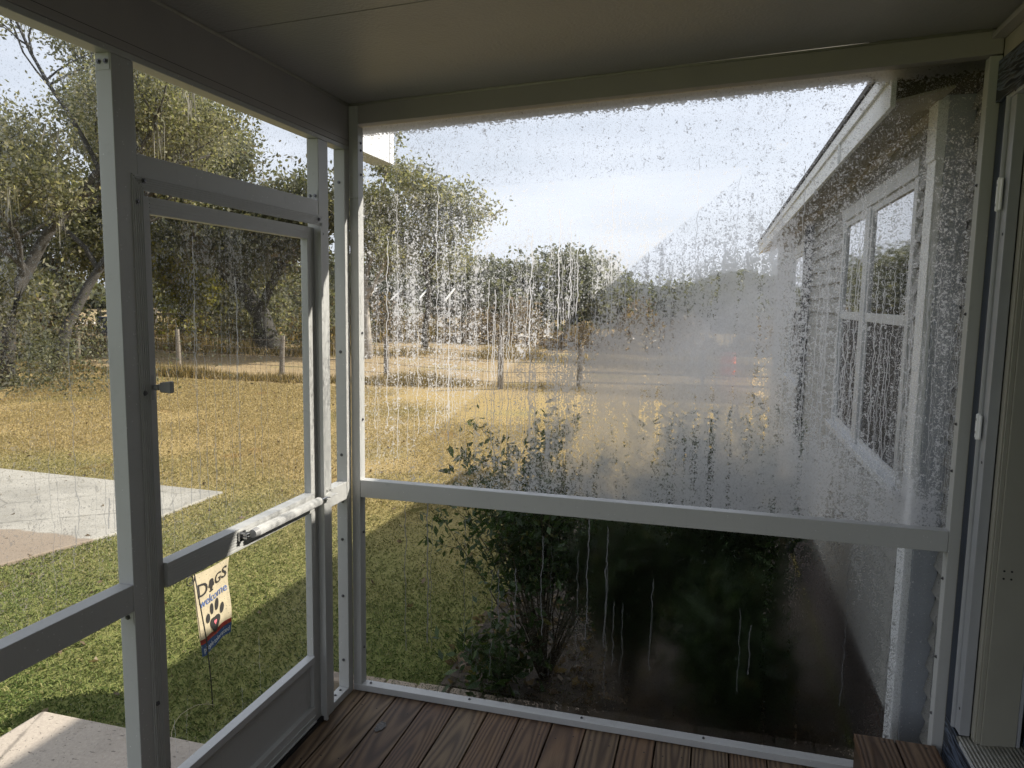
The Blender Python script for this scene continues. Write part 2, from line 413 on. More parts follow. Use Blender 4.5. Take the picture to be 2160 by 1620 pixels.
FILM_FAR_UP = film_mat('film_far_upper', 'x',
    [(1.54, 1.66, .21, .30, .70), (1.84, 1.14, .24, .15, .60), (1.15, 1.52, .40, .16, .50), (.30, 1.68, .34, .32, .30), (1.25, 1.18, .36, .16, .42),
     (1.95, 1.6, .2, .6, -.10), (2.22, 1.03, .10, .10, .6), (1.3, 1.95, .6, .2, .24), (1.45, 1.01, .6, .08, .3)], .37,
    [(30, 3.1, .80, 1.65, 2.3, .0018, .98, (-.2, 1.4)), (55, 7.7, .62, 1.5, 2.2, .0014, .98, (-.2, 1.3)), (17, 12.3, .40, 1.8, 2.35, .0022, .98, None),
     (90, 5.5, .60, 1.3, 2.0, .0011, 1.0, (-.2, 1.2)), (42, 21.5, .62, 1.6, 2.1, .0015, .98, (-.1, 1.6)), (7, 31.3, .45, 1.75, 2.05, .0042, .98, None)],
    topband=(2.425, .0515, .05, .62), trans=.95, bwid=.42, shade_ramp=True, tint=.86, trc=1.0, runs=.75, run_col=.66)
FILM_FAR_LO = film_mat('film_far_lower', 'x',
    [(1.48, .40, .34, .44, 1.5), (1.2, .02, .9, .06, .6), (1.12, .66, .10, .25, .4), (1.25, .75, .3, .12, .4), (1.98, .45, .20, .5, .95)], .12,
    [(26, 4.4, .30, .5, .9, .0022, .15, None), (10, 14.4, .25, .6, .95, .004, .1, (1.4, .3))], strength=1.15, trans=.0, bwid=None, tint=.74, runs=.0, run_col=.20)
FILM_LEFT = film_mat('film_left', 'y',
    [(-2.0, 1.55, .6, .5, .25)], .16,
    [(18, 6.1, .75, 1.15, 2.0, .0028, .95, None), (34, 8.2, .45, 1.1, 2.1, .0018, 1.0, None)], strength=.75, trans=.06, bwid=None, tint=.62, runs=.3, run_col=.42)
FILM_DOOR = film_mat('film_door', 'y',
    [(-.7, 1.9, .6, .3, .25)], .15,
    [(24, 9.1, .7, 1.15, 2.0, .0024, .95, None), (44, 3.2, .45, 1.1, 2.1, .0016, .98, None)], strength=.7, trans=.06, bwid=None, tint=.62, runs=.3, run_col=.42)
FILM_LOW = film_mat('film_low', 'y', [], -.15, [(18, 2.2, .22, .4, .9, .0018, .1, None)], strength=.6, trans=.06, bwid=None, tint=.62, runs=.3, run_col=.42)

# ------------------------------------------------------------ ground
def ground():
    xs = np.concatenate([np.linspace(-400, -30, 12), np.linspace(-28, 28, 57), np.linspace(30, 400, 12)])
    ys = np.concatenate([np.linspace(-60, -6, 8), np.linspace(-5, 60, 66), np.linspace(70, 600, 14)])
    mb = MB(); G = -.5
    def h(x, y):
        e = min(1, max(0, (y-9)/10)); return G + e*.12*math.sin(x*.31+y*.17) + (.02*math.sin(x*1.7)*math.sin(y*1.3) if y > 2.5 else 0)
    n = len(xs)
    for yv in ys:
        for xv in xs: mb.v.append((xv, yv, h(xv, yv)))
    for j in range(len(ys)-1):
        for i in range(n-1): mb.f.append((j*n+i, j*n+i+1, (j+1)*n+i+1, (j+1)*n+i)); mb.m.append(0)
    return tag(mb.build('ground', MGROUND, smooth=True), kind='structure', label='lawn and pasture of green and straw coloured grass')
ground()
mb = MB(); 
dp = [(-16, -4), (-5.9, -4), (-5.3, -2), (-4.45, .9), (-4.12, 1.69), (-3.86, 2.65), (-3.87, 4.25), (-16, 4.5)]
mb.v = [(a, b, z) for z in (-.56, -.47) for a, b in dp]; mb.f = [tuple(range(8))[::-1], tuple(range(8, 16))] + [(i, (i+1) % 8, 8+(i+1) % 8, 8+i) for i in range(8)]; mb.m = [0]*10
tag(mb.build('driveway', MCONC, bevel=.01), kind='structure', label='pale concrete drive ending in the lawn')
mb = MB(); mb.box(-1.50, -.12, -1.75, -.27, -.56, -.2)
stp = mb.build('concrete_step', MSLAB, bevel=.02); tag(stp, 'low concrete step slab outside the screen door', 'step')
mb = MB(); mb.box(-90, 60, 41, 44.5, -.7, -.47)
tag(mb.build('road', simple('road_sand', (.62, .57, .49), .9)), kind='structure', label='pale sandy road beyond the pasture')

def grass_blades():
    parts = []
    def field(n, x0, x1, y0, y1, hgt, wid, excl=True, dens=None):
        y = y0 + (y1-y0)*rng.random(n)**1.9; x = rng.uniform(x0, x1, n); keep = (x > -5.2-y*.85) & (x < 2.6+y*.2)
        sc_ = 1 + np.maximum(0, y-1)*.10
        jit = rng.normal(0, .025, n)
        keep &= ~((x + jit < np.interp(y, [-2, .9, 1.69, 2.65, 4.25], [-5.3, -4.45, -4.12, -3.88, -3.89])) & (y < 4.25-(x+3.87)*.024))
        keep &= ~((x + jit > -1.49) & (x < -.1) & (y + jit < -.27) & (y > -1.75))
        keep &= ~((x > -.66) & (x < 2.5) & (y < .90+x*.03))
        x, y, sc_ = x[keep], y[keep], sc_[keep]; n = len(x); wid = wid*sc_
        a = rng.uniform(0, 2*PI, n); le = hgt*rng.uniform(.5, 1.3, n)*(1+.25*(sc_-1)); lean = rng.uniform(.3, 1.4, n)
        dx = np.cos(a)*np.sin(lean)*le; dy = np.sin(a)*np.sin(lean)*le; dz = np.cos(lean)*le
        wx = -np.sin(a)*wid*.5; wy = np.cos(a)*wid*.5
        b = np.stack([x, y, np.full(n, -.502)], 1)
        p0 = b + np.stack([wx, wy, np.zeros(n)], 1); p1 = b - np.stack([wx, wy, np.zeros(n)], 1)
        md = b + np.stack([dx*.45, dy*.45, dz*.72+.004], 1)
        tp = b + np.stack([dx, dy, dz*.85], 1)
        tri = np.stack([p0, p1, md - np.stack([wx, wy, np.zeros(n)], 1)*.7, tp, ], 1)
        q = np.stack([p1, p0, md+np.stack([wx, wy, np.zeros(n)], 1)*.8, tp, md-np.stack([wx, wy, np.zeros(n)], 1)*.8], 1)
        parts.append(q.reshape(-1, 3))
    field(900000, -16.5, 5, -1.3, 14.0, .034, .0036)
    g = npmesh('grass', np.concatenate(parts), 5, MGRASS)
    tag(g, 'mown lawn grass turning from green to straw', 'grass', kind='stuff')
grass_blades()
def litter():
    n = 1500; y = -1.0+14*rng.random(n)**1.4; x = rng.uniform(-15, 3.5, n)
    keep = (x > -4.3-y*.8) & ~((x > -.7) & (y < .95))
    c = np.stack([x, y, np.full(n, -.474)], 1)[keep]
    o = npmesh('fallen_leaves', leaves(c, len(c), .006, .034, .5, 1.5), 4, LBROWN); tag(o, 'scattered dry brown leaves fallen on the lawn', 'leaves', kind='stuff')

def weeds():
    """rough unmown strips along the fences"""
    parts = []
    def strip(n, x0, x1, yc, sy, h, w, z=-.5, slope=0):
        x = rng.uniform(x0, x1, n); y = yc + slope*(x-x0) + rng.normal(0, sy, n)
        a = rng.uniform(0, 2*PI, n); le = h*rng.uniform(.25, 1.2, n)*(.55+.45*np.sin(x*1.3)*np.sin(x*.41+1)); le = np.abs(le)+.05
        ln = rng.uniform(0, .9, n); dx = np.cos(a)*np.sin(ln)*le; dy = np.sin(a)*np.sin(ln)*le; dz = np.cos(ln)*le
        b = np.stack([x, y, np.full(n, z-.03)], 1); ww = np.stack([-np.sin(a)*w, np.cos(a)*w, np.zeros(n)], 1)
        parts.append(np.stack([b-ww, b+ww, b+np.stack([dx, dy, dz], 1)], 1).reshape(-1, 3))
    strip(16000, -24, 6, 14.9, .28, .36, .016)
    strip(9000, -9, 2.5, 15.3, .3, .40, .016)
    strip(9000, -30, 3, 24.0, .9, .8, .03)
    strip(8000, -34, -12, 33, 1.2, 1.6, .05)
    o = npmesh('weed_strip', np.concatenate(parts), 3, MWEED); tag(o, 'rough dry weeds growing along the fence lines', 'weeds', kind='stuff')
weeds()

# ------------------------------------------------------------ trees
def leaves(tips, n, spread, size, flat=.8, elong=1.7, droop=0):
    tips = np.array(tips); k = len(tips); idx = rng.integers(0, k, n)
    c = tips[idx] + rng.normal(0, 1, (n, 3))*np.array([spread, spread, spread*flat])
    c[:, 2] -= droop*rng.random(n)
    a = rng.normal(0, 1, (n, 3)); a /= np.linalg.norm(a, axis=1)[:, None]
    b = np.cross(a, rng.normal(0, 1, (n, 3))); b /= np.linalg.norm(b, axis=1)[:, None]
    s = size*rng.uniform(.5, 1.4, n)[:, None]
    a = a*s*elong*.5; b = b*s*.5
    return np.stack([c-a, c+b*.9-a*.1, c+a, c-b*.9-a*.1], 1).reshape(-1, 3)

def skeleton(base, height, rad, spread, seed, trunk_frac=.35, nl=(5, 4, 4), lean=(0, 0), upward=.45):
    rnd = random.Random(seed); segs = []; tips = []
    def branch(p, d, length, r, lvl):
        n = 5; pts = [p.copy()]; rad_ = [r]; q = p.copy(); dd = d.copy()
        for i in range(n):
            dd = (dd + Vector((rnd.gauss(0, .16), rnd.gauss(0, .16), rnd.gauss(0, .10)+(.05 if lvl else 0)))).normalized()
            q = q + dd*length/n; pts.append(q.copy()); rad_.append(r*(1-.55*(i+1)/n))
        segs.append((pts, rad_, lvl))
        if lvl >= len(nl): tips.append(tuple(q)); tips.append(tuple(pts[3])); return
        for k in range(nl[lvl]):
            t = rnd.uniform(.45, 1.0) if lvl else rnd.uniform(trunk_frac, 1.0)
            i = min(n-1, int(t*n)); o = pts[i].lerp(pts[i+1], t*n-i)
            az = 2*PI*(k/nl[lvl]) + rnd.uniform(-.6, .6) + lvl
            upk = rnd.uniform(upward*.3, upward*1.8)
            side = Vector((math.cos(az), math.sin(az), upk)).normalized()
            nd = (side*.8 + dd*.35).normalized()
            branch(o, nd, length*spread*rnd.uniform(.6, 1.0), rad_[i]*.62, lvl+1)
        tips.append(tuple(q))
    branch(Vector(base), Vector((lean[0], lean[1], 1)).normalized(), height*.62, rad, 0)
    return segs, tips

def tree(name, label, cat, base, height, rad, seed, nleaf, lsize, lmat, bark=None, spread=.62, tuft=.45, moss=0, group=None,
         trunk_frac=.35, nl=(5, 4, 4), upward=.45, lean=(0, 0), low=None, flat=.8):
    root = empty(name, base, label, cat, group)
    segs, tips = skeleton(base, height, rad, spread, seed, trunk_frac, nl, lean, upward)
    zt = max(t[2] for t in tips); k = (base[2]+height)/max(zt, .1) if zt > 0 else 1
    mb = MB()
    pts0, r0, _ = segs[0]; r0 = list(r0); r0[0] *= 1.5
    mb.tube([p-Vector((0, 0, .15 if i == 0 else 0)) for i, p in enumerate(pts0)], r0, 9)
    mb.build('trunk', bark or MBARK, root, smooth=True)
    mb = MB()
    for pts, rr, lvl in segs[1:]: mb.tube(pts, rr, 6 if lvl < 2 else 4, False)
    mb.build('limb', bark or MBARK, root, smooth=True)
    L_ = leaves(tips, nleaf, tuft, lsize, flat)
    if low: # understorey foliage near the ground
        n = low[0]; c = np.array(base) + rng.normal(0, 1, (n, 3))*np.array([low[1], low[1]*.6, low[2]]) + np.array([0, 0, low[3]])
        c[:, 2] = np.maximum(c[:, 2], -.4)
        npmesh('undergrowth', leaves(c, n, .12, lsize*.8), 4, LDARK if lmat is LOAK else lmat, root)
    npmesh('crown', L_, 4, lmat, root)
    if moss:
        tp = np.array(tips); m = moss; idx = rng.integers(0, len(tp), m)
        cc = tp[idx] + rng.normal(0, .35, (m, 3)); ln = rng.uniform(.3, 1.3, m)
        K = 14; cc = np.repeat(cc, K, 0) + rng.normal(0, .09, (m*K, 3)); l2 = np.repeat(ln, K)*rng.uniform(.4, 1.1, m*K)
        a = rng.uniform(0, 2*PI, m*K); wv = np.stack([np.cos(a), np.sin(a), np.zeros(m*K)], 1)*.014
        sw = rng.normal(0, .06, (m*K, 3)); sw[:, 2] = -l2
        v = np.stack([cc-wv, cc+wv, cc+sw*.6+wv*1.2, cc+sw], 1)
        npmesh('moss', v.reshape(-1, 3), 4, LMOSS, root)
    return root

litter()
G1 = 'trees behind the left pasture fence'
tree('live_oak', 'broad moss draped oak at the far left of the lawn', 'tree', (-15.2, 11.0, -.5), 10.4, .19, 3, 34000, .062, LOAK, moss=60, group=G1, tuft=.33, nl=(6, 5, 4), low=(9000, 1.8, .7, .6))
tree('live_oak', 'olive leaved oak with hanging grey moss behind the left door post', 'tree', (-17.0, 14.2, -.5), 11.2, .17, 8, 32000, .064, LOAK, moss=60, group=G1, tuft=.33, trunk_frac=.45, nl=(7, 5, 4), low=(600, .5, .4, .2))
tree('live_oak', 'open crowned oak with bare looking limbs over the door transom', 'tree', (-24.5, 25.0, -.5), 14.5, .2, 21, 26000, .095, LOAK, moss=45, group=G1, spread=.6, tuft=.36, trunk_frac=.4, nl=(7, 5, 4))
tree('evergreen_oak', 'large dense dark evergreen seen through the screen door', 'tree', (-16.6, 24.5, -.5), 12.6, .42, 5, 80000, .12, LDARK, group=G1, spread=.55, tuft=.72, trunk_frac=.2, nl=(7, 5, 4), low=(3500, 2.4, 1.6, 2.2), moss=30)
tree('yellow_tree', 'yellow green young tree standing left of the dark evergreen', 'tree', (-22.0, 25.4, -.5), 7.2, .16, 14, 24000, .12, LYEL, group=G1, spread=.42, tuft=.45, trunk_frac=.2, low=(1500, .9, 1.2, 1.4))
tree('slender_oak', 'tall thin crowned oak with pale trunk beside the corner post', 'tree', (-10.75, 21.8, -.5), 11.8, .15, 36, 15000, .085, LOAK, MBARKP, group=G1, spread=.40, tuft=.27, trunk_frac=.3, nl=(11, 5, 3), upward=.7)
tree('spreading_oak', 'lower spreading oak right of the tall thin oak', 'tree', (-10.0, 25.6, -.5), 7.6, .13, 41, 15000, .095, LOAK, group=G1, spread=.6, tuft=.32, trunk_frac=.25, nl=(7, 5, 4))
tree('understory_tree', 'small grey green scrub tree beneath the dark evergreen', 'tree', (-20.4, 29.0, -.5), 4.6, .12, 52, 15000, .12, LOAK, group=G1, spread=.7, tuft=.55, trunk_frac=.1, low=(1200, 2.2, .7, .8))
tree('brown_tree', 'rust brown dying small tree among the left oaks', 'tree', (-24.6, 20.5, -.5), 4.0, .10, 61, 12000, .10, LBROWN, group=G1, spread=.6, tuft=.45, trunk_frac=.1, low=(900, 1.3, .6, .8))
tree('scrub_tree', 'thick shadowy scrub filling the space below the left oak', 'tree', (-22.5, 17.0, -.5), 3.8, .10, 71, 20000, .10, LDARK, group=G1, spread=.9, tuft=.55, trunk_frac=.05, low=(2500, 2.8, .6, .5))
tree('scrub_tree', 'olive scrub tree at the left edge behind the first oak', 'tree', (-21.0, 13.2, -.5), 6.0, .14, 72, 22000, .11, LOAK, group=G1, spread=.75, tuft=.6, trunk_frac=.1, moss=20, low=(1800, 2.4, .8, .8))
tree('far_backing_oak', 'tall olive oak filling the gap at the far left', 'tree', (-26.0, 19.5, -.5), 8.6, .22, 73, 22000, .13, LOAK, group=G1, spread=.62, tuft=.7, trunk_frac=.2, moss=30)
tree('far_backing_oak', 'tall olive oak rising behind the brown tree', 'tree', (-29.5, 29.5, -.5), 9.6, .25, 74, 24000, .15, LOAK, group=G1, spread=.55, tuft=.8, trunk_frac=.2)
G2 = 'distant round trees beyond the pasture'
for i, (x, y, h, lab, s) in enumerate([
        (-14.6, 52, 7.6, 'tallest round tree of the distant row', 81), (-9.4, 56, 7.2, 'round distant tree right of the tallest one', 82),
        (-5.4, 60, 4.9, 'middle sized distant tree sloping down to the right', 83), (-1.6, 62, 3.6, 'low distant tree near the fog patch', 84),
        (-20.5, 50, 5.6, 'low distant tree left of the tallest one', 85), (-26.5, 49, 6.2, 'distant tree behind the spreading oak', 86),
        (2.8, 62, 3.0, 'last distant tree beside the house wing', 87), (-33.5, 47, 7.5, 'distant tree behind the pale trunk', 88)]):
    tree('distant_tree', lab, 'tree', (x, y, -.5), h*.80, .3, s, 10000, .26, LFAR, group=G2, spread=.80, tuft=.75, trunk_frac=.1, nl=(7, 4, 3), upward=.2, low=(1500, 3.4, 1.0, 1.3))
# rusty brush bank across the pasture
def brush(name, label, x0, x1, yc, sy, h, n, mat, size, group=None):
    root = empty(name, ((x0+x1)/2, yc, -.5), label, 'brush', group)
    x = rng.uniform(x0, x1, n); env = (.55+.3*np.sin(x*.9+x0)+.25*np.sin(x*2.3))*h
    c = np.stack([x, yc+rng.normal(0, sy, n), -.5 + np.abs(rng.random(n))*np.abs(env)], 1)
    npmesh('foliage', leaves(c, n, .12, size), 4, mat, root)
    mb = MB()
    for k in range(int((x1-x0)*3)):
        px = random.uniform(x0, x1); py = yc+random.gauss(0, sy)
        mb.tube([(px, py, -.6), (px+random.gauss(0, .2), py, h*.35), (px+random.gauss(0, .4), py, h*.75)], [.03, .02, .008], 4, False)
    mb.build('stem', MTWIG, root)
brush('brush_bank', 'rust brown brush bank in front of the distant trees', -16, 5, 33, 1.2, 2.3, 9000, LBROWN, .15)
brush('brush_bank', 'dark green brush bank behind the pale trunk', -30, -15, 36, 1.2, 2.6, 8000, LDARK, .17)
brush('brush_bank', 'tan dry brush bank seen through the screen door', -28, -17, 31, 1.0, 1.5, 6000, MWEED, .14)
brush('brush_bank', 'dark thicket under the left oaks along the lawn edge', -31, -19.6, 16.9, .7, 1.7, 9000, LDARK, .12)
def wood():
    n = 26000; x = rng.uniform(-110, 70, n); env = 3.9+.9*np.sin(x*.11+1)+.8*np.sin(x*.31)
    c = np.stack([x, 88+rng.normal(0, 2.5, n), -.5+rng.random(n)**.7*env], 1)
    o = npmesh('far_wood', leaves(c, n, .3, .8), 4, LFAR); tag(o, 'far line of woodland beyond the road', 'woodland', kind='stuff')
wood()

def palm(name, label, base, h, seed, n=26, fl=1.3):
    rnd = random.Random(seed); root = empty(name, base, label, 'palm', 'cabbage palms by the road')
    mb = MB(); mb.tube([(base[0], base[1], base[2]-.1), (base[0], base[1], base[2]+h)], [.16, .13], 8); mb.build('trunk', MBARK, root)
    vs_ = []
    top = Vector((base[0], base[1], base[2]+h))
    for i in range(n):
        az = rnd.uniform(0, 2*PI); el = rnd.uniform(-.5, 1.2); d = Vector((math.cos(az)*math.cos(el), math.sin(az)*math.cos(el), math.sin(el)))
        hub = top + d*fl*.5
        side = d.cross(Vector((0, 0, 1))).normalized()
        for k in range(16):
            t = (k/15-.5)*2.2; dd = (d*math.cos(t)+side*math.sin(t)).normalized(); ln = fl*.62*rnd.uniform(.8, 1.1)
            tip = hub+dd*ln-Vector((0, 0, ln*.35)); mid = hub+dd*ln*.55
            wv = dd.cross(Vector((rnd.random(), rnd.random(), 1))).normalized()*.022
            vs_ += [hub-wv*.4, mid-wv, tip, mid+wv]
    npmesh('frond', np.array([tuple(v) for v in vs_]), 4, LPALM, root)
palm('cabbage_palm', 'yellow green palm behind the blue bin', (-30.6, 31.5, -.5), 2.0, 1)
palm('cabbage_palm', 'wide low palm behind the rail fence seen through the door', (-27.2, 34.6, -.5), 1.1, 2, 34, 1.5)
palm('cabbage_palm', 'smaller palm left of the wide low palm', (-29.6, 34.8, -.5), 1.5, 3, 24, 1.3)

# ------------------------------------------------------------ near shrubs
def shrub(name, label, base, stems, top, spread, nleaf, lsize, seed, zlo, mat=LBUSH, elong=2.2, tuft=.07, fan=1.0):
    rnd = random.Random(seed); root = empty(name, base, label, 'shrub', 'shrubs along the house bed')
    mb = MB(); tips = []
    for i in range(stems):
        az = rnd.uniform(0, 2*PI); out_ = rnd.random()**.6*spread
        h = top*rnd.uniform(.6, 1.0); n = 6; pts = []
        ex, ey = math.cos(az)*out_, math.sin(az)*out_*.7
        for k in range(n+1):
            t = k/n; pts.append((base[0]+ex*t**1.2+rnd.gauss(0, .012), base[1]+ey*t**1.2+rnd.gauss(0, .012), base[2]-.03+h*t))
        mb.tube(pts, [.007*(1-.75*k/n) for k in range(n+1)], 5, False)
        for k in range(2, n+1):
            p = Vector(pts[k])
            if p.z > base[2]+zlo*top: tips.append(tuple(p))
            for j in range(2):
                a2 = rnd.uniform(0, 2*PI); l2 = rnd.uniform(.08, .2)*fan
                q = p + Vector((math.cos(a2)*l2, math.sin(a2)*l2, rnd.uniform(.02, .14)))
                mb.tube([p, p.lerp(q, .5)+Vector((0, 0, -.01)), q], [.003, .002, .001], 3, False)
                if q.z > base[2]+zlo*top: tips += [tuple(q), tuple(p.lerp(q, .6))]
    mb.build('stem', MTWIG, root)
    npmesh('foliage', leaves(tips, nleaf, tuft, lsize, .9, elong), 4, mat, root)
shrub('broadleaf_shrub', 'tall dark leafy shrub with bare lower stems outside the far window', (.62, 1.25, -.5), 44, 1.5, .66, 6200, .026, 5, .42, tuft=.05)
shrub('broadleaf_shrub', 'lower rounded dark shrub at the middle of the far window', (1.12, 1.6, -.5), 30, 1.22, .42, 8000, .024, 6, .3)
shrub('narrowleaf_shrub', 'narrow leaved shrub nearest the house wing', (1.58, 1.9, -.5), 30, 1.45, .42, 4600, .03, 7, .3, LBUSH, 5.0, .08)
shrub('narrowleaf_shrub', 'low straggly strappy plant in front of the wing foundation', (1.72, 1.25, -.5), 18, .8, .34, 2200, .03, 9, .2, LBUSH, 5.0, .07)
shrub('seedling_shrub', 'small leafy weed at the foot of the tall shrub', (.42, 1.02, -.5), 8, .38, .2, 500, .035, 10, .2)
def bed():
    mb = MB()
    n = 17; root = empty('garden_bed', (.9, 1.4, -.5), 'mulched planting bed with shrubs beside the porch', 'garden bed')
    nn = 900; c = np.stack([rng.uniform(.0, 2.25, nn), rng.uniform(1.0, 2.4, nn), np.full(nn, -.47)], 1)
    mb.box(.05, 2.28, .98, 5.5, -.6, -.478); mb.build('mulch', simple('mulch', (.05, .038, .026), .95, 0, .5, 20, .8, 40), root)
    npmesh('debris', leaves(c, nn, .03, .045, .3), 4, LBROWN, root)
bed()
ORD = 'first second third fourth fifth sixth seventh eighth ninth tenth eleventh twelfth thirteenth fourteenth fifteenth sixteenth'.split(); pi_ = 0; PY = .768
x = -.62
while x < 2.3:
    wv = .195
    mb = MB(); mb.box(0, wv-.008, 0, .10, -.56, -.432+random.uniform(-.006, .006))
    o = mb.build('paver', MPAVER, bevel=.012); o.location = (x, PY+.026*(x+.5)+random.uniform(-.008, .008), 0); o.rotation_euler.z = random.uniform(-.03, .03)
    lab = 'tan edging paver, %s from the left in the row beyond the porch sill' % ORD[pi_]; pi_ += 1
    tag(o, lab, 'paver', 'edging pavers beyond the porch sill'); x += wv

# ------------------------------------------------------------ fences, bin
def rail_post(x, y, h, r, label, grp, lean=0):
    mb = MB(); mb.tube([(x, y, -.75), (x+lean*.5, y, -.5+h*.5), (x+lean, y, -.5+h)], [r*1.05, r, r*.92], 9)
    return tag(mb.build('fence_post', MPOSTW), label, 'fence post', grp)
gp = 'weathered round posts of the wire fence'
FP = [(-18.9, 16.9, 'wire fence post hidden by the left oaks'), (-14.66, 16.6, 'grey round post left in the door view'), (-10.75, 16.2, 'grey round post right in the door view'),
      (-7.1, 15.6, 'mossy post beside the pale trunk'), (-3.55, 14.6, 'dark post under the tallest distant tree'), (-1.75, 15.6, 'short post where the wooden rails begin')]
for k, (x, y, lb) in enumerate(FP): rail_post(x, y, [1.15, 1.2, 1.12, 1.2, 1.35, 1.1][k], .075, lb, gp, [.05, -.04, .06, 0, 0, .03][k])
mb = MB()
for a, b in zip(FP[:-1], FP[1:]):
    for z in (-.25, .0, .25, .5):
        mb.tube([(a[0], a[1]-.07, z), ((a[0]+b[0])/2, (a[1]+b[1])/2-.07, z-.02), (b[0], b[1]-.07, z)], .006, 4, False)
    k = 22
    for i in range(1, k):
        t = i/k; X = a[0]+(b[0]-a[0])*t; Y = a[1]+(b[1]-a[1])*t-.07; mb.tube([(X, Y, -.5), (X, Y, .5)], .0035, 3, False)
tag(mb.build('wire_fence', MWIRE), 'thin woven wire strung between the round posts', 'fence')
root = empty('rail_fence', (0, 16.2, -.5), 'dark horizontal rail fence on the pasture behind the film', 'fence')
mb = MB()
for z in (-.28, -.02, .24, .50):
    for j in range(3): mb.tube([(-1.7+j*3, 15.65+j*.55, z), (1.3+j*3, 16.2+j*.55, z-.015)], .028, 6)
mb.build('rail', MPOSTW, root)
mb = MB()
for j in range(1, 4): mb.tube([(-1.7+j*3, 15.7+j*.55, -.7), (-1.7+j*3, 15.7+j*.55, .62)], .05, 8)
mb.build('post', MPOSTW, root)
root = empty('board_fence', (-24, 31.5, -.5), 'grey two board fence beyond the pasture, seen through the door', 'fence')
for j in range(5):
    X = -31+j*3.2; Y = 30.2+j*.5
    mb = MB(); mb.tube([(X, Y, -.7), (X, Y, .95)], .11, 8); mb.build('post', MPOSTW, root)
    if j < 4:
        mb = MB()
        for z in (.1, .62): mb.hexa([(X, Y-.03, z), (X+3.2, Y+.47, z), (X+3.2, Y+.53, z), (X, Y+.03, z), (X, Y-.03, z+.15), (X+3.2, Y+.47, z+.15), (X+3.2, Y+.53, z+.15), (X, Y+.03, z+.15)])
        mb.build('board', MPOSTW, root)
mb = MB(); mb.tube([(-33.6, 29.0, -.7), (-33.55, 29.0, 1.75)], .14, 9); tag(mb.build('gate_post', simple('orange_post', (.36, .24, .16), .9)), 'tall tan gate post left of the blue bin', 'post')
def bin_():
    b = Vector((-28.6, 28.2, -.5)); root = empty('wheelie_bin', b, 'dark blue wheeled rubbish bin by the road', 'bin')
    m = simple('bin_plastic', (.012, .022, .05), .5); mb = MB()
    mb.hexa([(b.x-.24, b.y-.26, b.z+.08), (b.x+.24, b.y-.26, b.z+.08), (b.x+.24, b.y+.22, b.z+.08), (b.x-.24, b.y+.22, b.z+.08), (b.x-.33, b.y-.33, b.z+1.0), (b.x+.33, b.y-.33, b.z+1.0), (b.x+.33, b.y+.36, b.z+1.0), (b.x-.33, b.y+.36, b.z+1.0)])
    mb.build('body', m, root, bevel=.02)
    mb = MB(); mb.box(b.x-.36, b.x+.36, b.y-.38, b.y+.38, b.z+1.004, b.z+1.08); mb.build('lid', m, root, bevel=.03)
    for s in (-1, 1):
        mb = MB(); mb.tube([(b.x+s*.26, b.y+.3, b.z+.12), (b.x+s*.31, b.y+.3, b.z+.12)], .12, 14); mb.build('wheel', MDARKM, root)
    mb = MB(); mb.box(b.x-.07, b.x+.07, b.y-.336, b.y-.328, b.z+.5, b.z+.75); mb.build('emblem', simple('bin_mark', (.7, .7, .7), .5), root)
bin_()
def pile():
    root = empty('orange_barrel', (2.0, 21.5, -.5), 'small orange red barrel on the far pasture behind the fogged film', 'barrel')
    mb = MB(); mb.tube([(2.0, 21.5, -.5), (2.0, 21.5, -.2), (2.0, 21.5, .25)], [.22, .26, .22], 14); mb.build('body', simple('orange_plastic', (.65, .12, .05), .5), root)
    mb = MB(); mb.tube([(2.0, 21.5, .252), (2.0, 21.5, .28)], .23, 14); mb.build('rim', MDARKM, root)
pile()
def shed():
    root = empty('field_shed', (-22, 46, -.5), 'low open shed with pale sloping roof strips beyond the pasture', 'shed')
    m1 = simple('shed_roof', (.7, .7, .68), .5)
    for k in range(4):
        X = -22.5+k*2.0; mb = MB(); mb.hexa([(X, 45, 1.6), (X+.13, 45, 1.6), (X+.13, 47, 2.5), (X, 47, 2.5), (X, 45, 1.66), (X+.13, 45, 1.66), (X+.13, 47, 2.56), (X, 47, 2.56)])
        mb.build('roof_strip', m1, root)
        mb = MB(); mb.tube([(X+.12, 46.9, -.6), (X+.12, 46.9, 2.45)], .06, 6); mb.build('post', MPOSTW, root)
    mb = MB(); mb.box(-22.6, -16.0, 46.95, 47.05, 1.0, 1.15); mb.build('beam', MPOSTW, root)
shed()

# ------------------------------------------------------------ deck
root = empty('deck', (1.2, -2.2, 0), 'wet brown plank deck floor of the porch', 'deck')
pitchb = .1436; bx0 = .0695-pitchb
for k in range(18):
    x0 = bx0 + k*pitchb + .003; x1 = x0 + pitchb - .0065
    if x0 < -.05: x0 = -.05
    if x1 > 2.40: x1 = 2.40
    if x1-x0 < .02: continue
    dz = random.uniform(-.0008, .0008)
    mb = MB(); mb.box(-(x1-x0)/2, (x1-x0)/2, -4.5, .049, -.027, 0); mb.mi = 1
    for yy in (-.09, -.5, -.91, -1.32, -1.73, -2.14, -2.55, -2.96):
        for xx in (-.038, .036):
            jx, jy = random.gauss(0, .004), random.gauss(0, .012)
            if abs(xx+jx) < (x1-x0)/2-.01: mb.tube([(xx+jx, yy+jy, -.001), (xx+jx, yy+jy, .0012)], .0035, 8)
    me = mb.build('deck_board', [MWOOD, MDARKM], None, bevel=.003)
    me.parent = root; me.location = Vector(((x0+x1)/2, 0, dz)) - root.location
mb = MB()
for yy in (-.1, -.5, -.91, -1.32, -1.73, -2.14, -2.55, -3.3, -4.0): mb.box(-.03, 2.39, yy-.02, yy+.02, -.17, -.03)
mb.box(-.05, 2.40, .055, .075, -.2, -.035)
mb.build('joist', MWOOD, root)
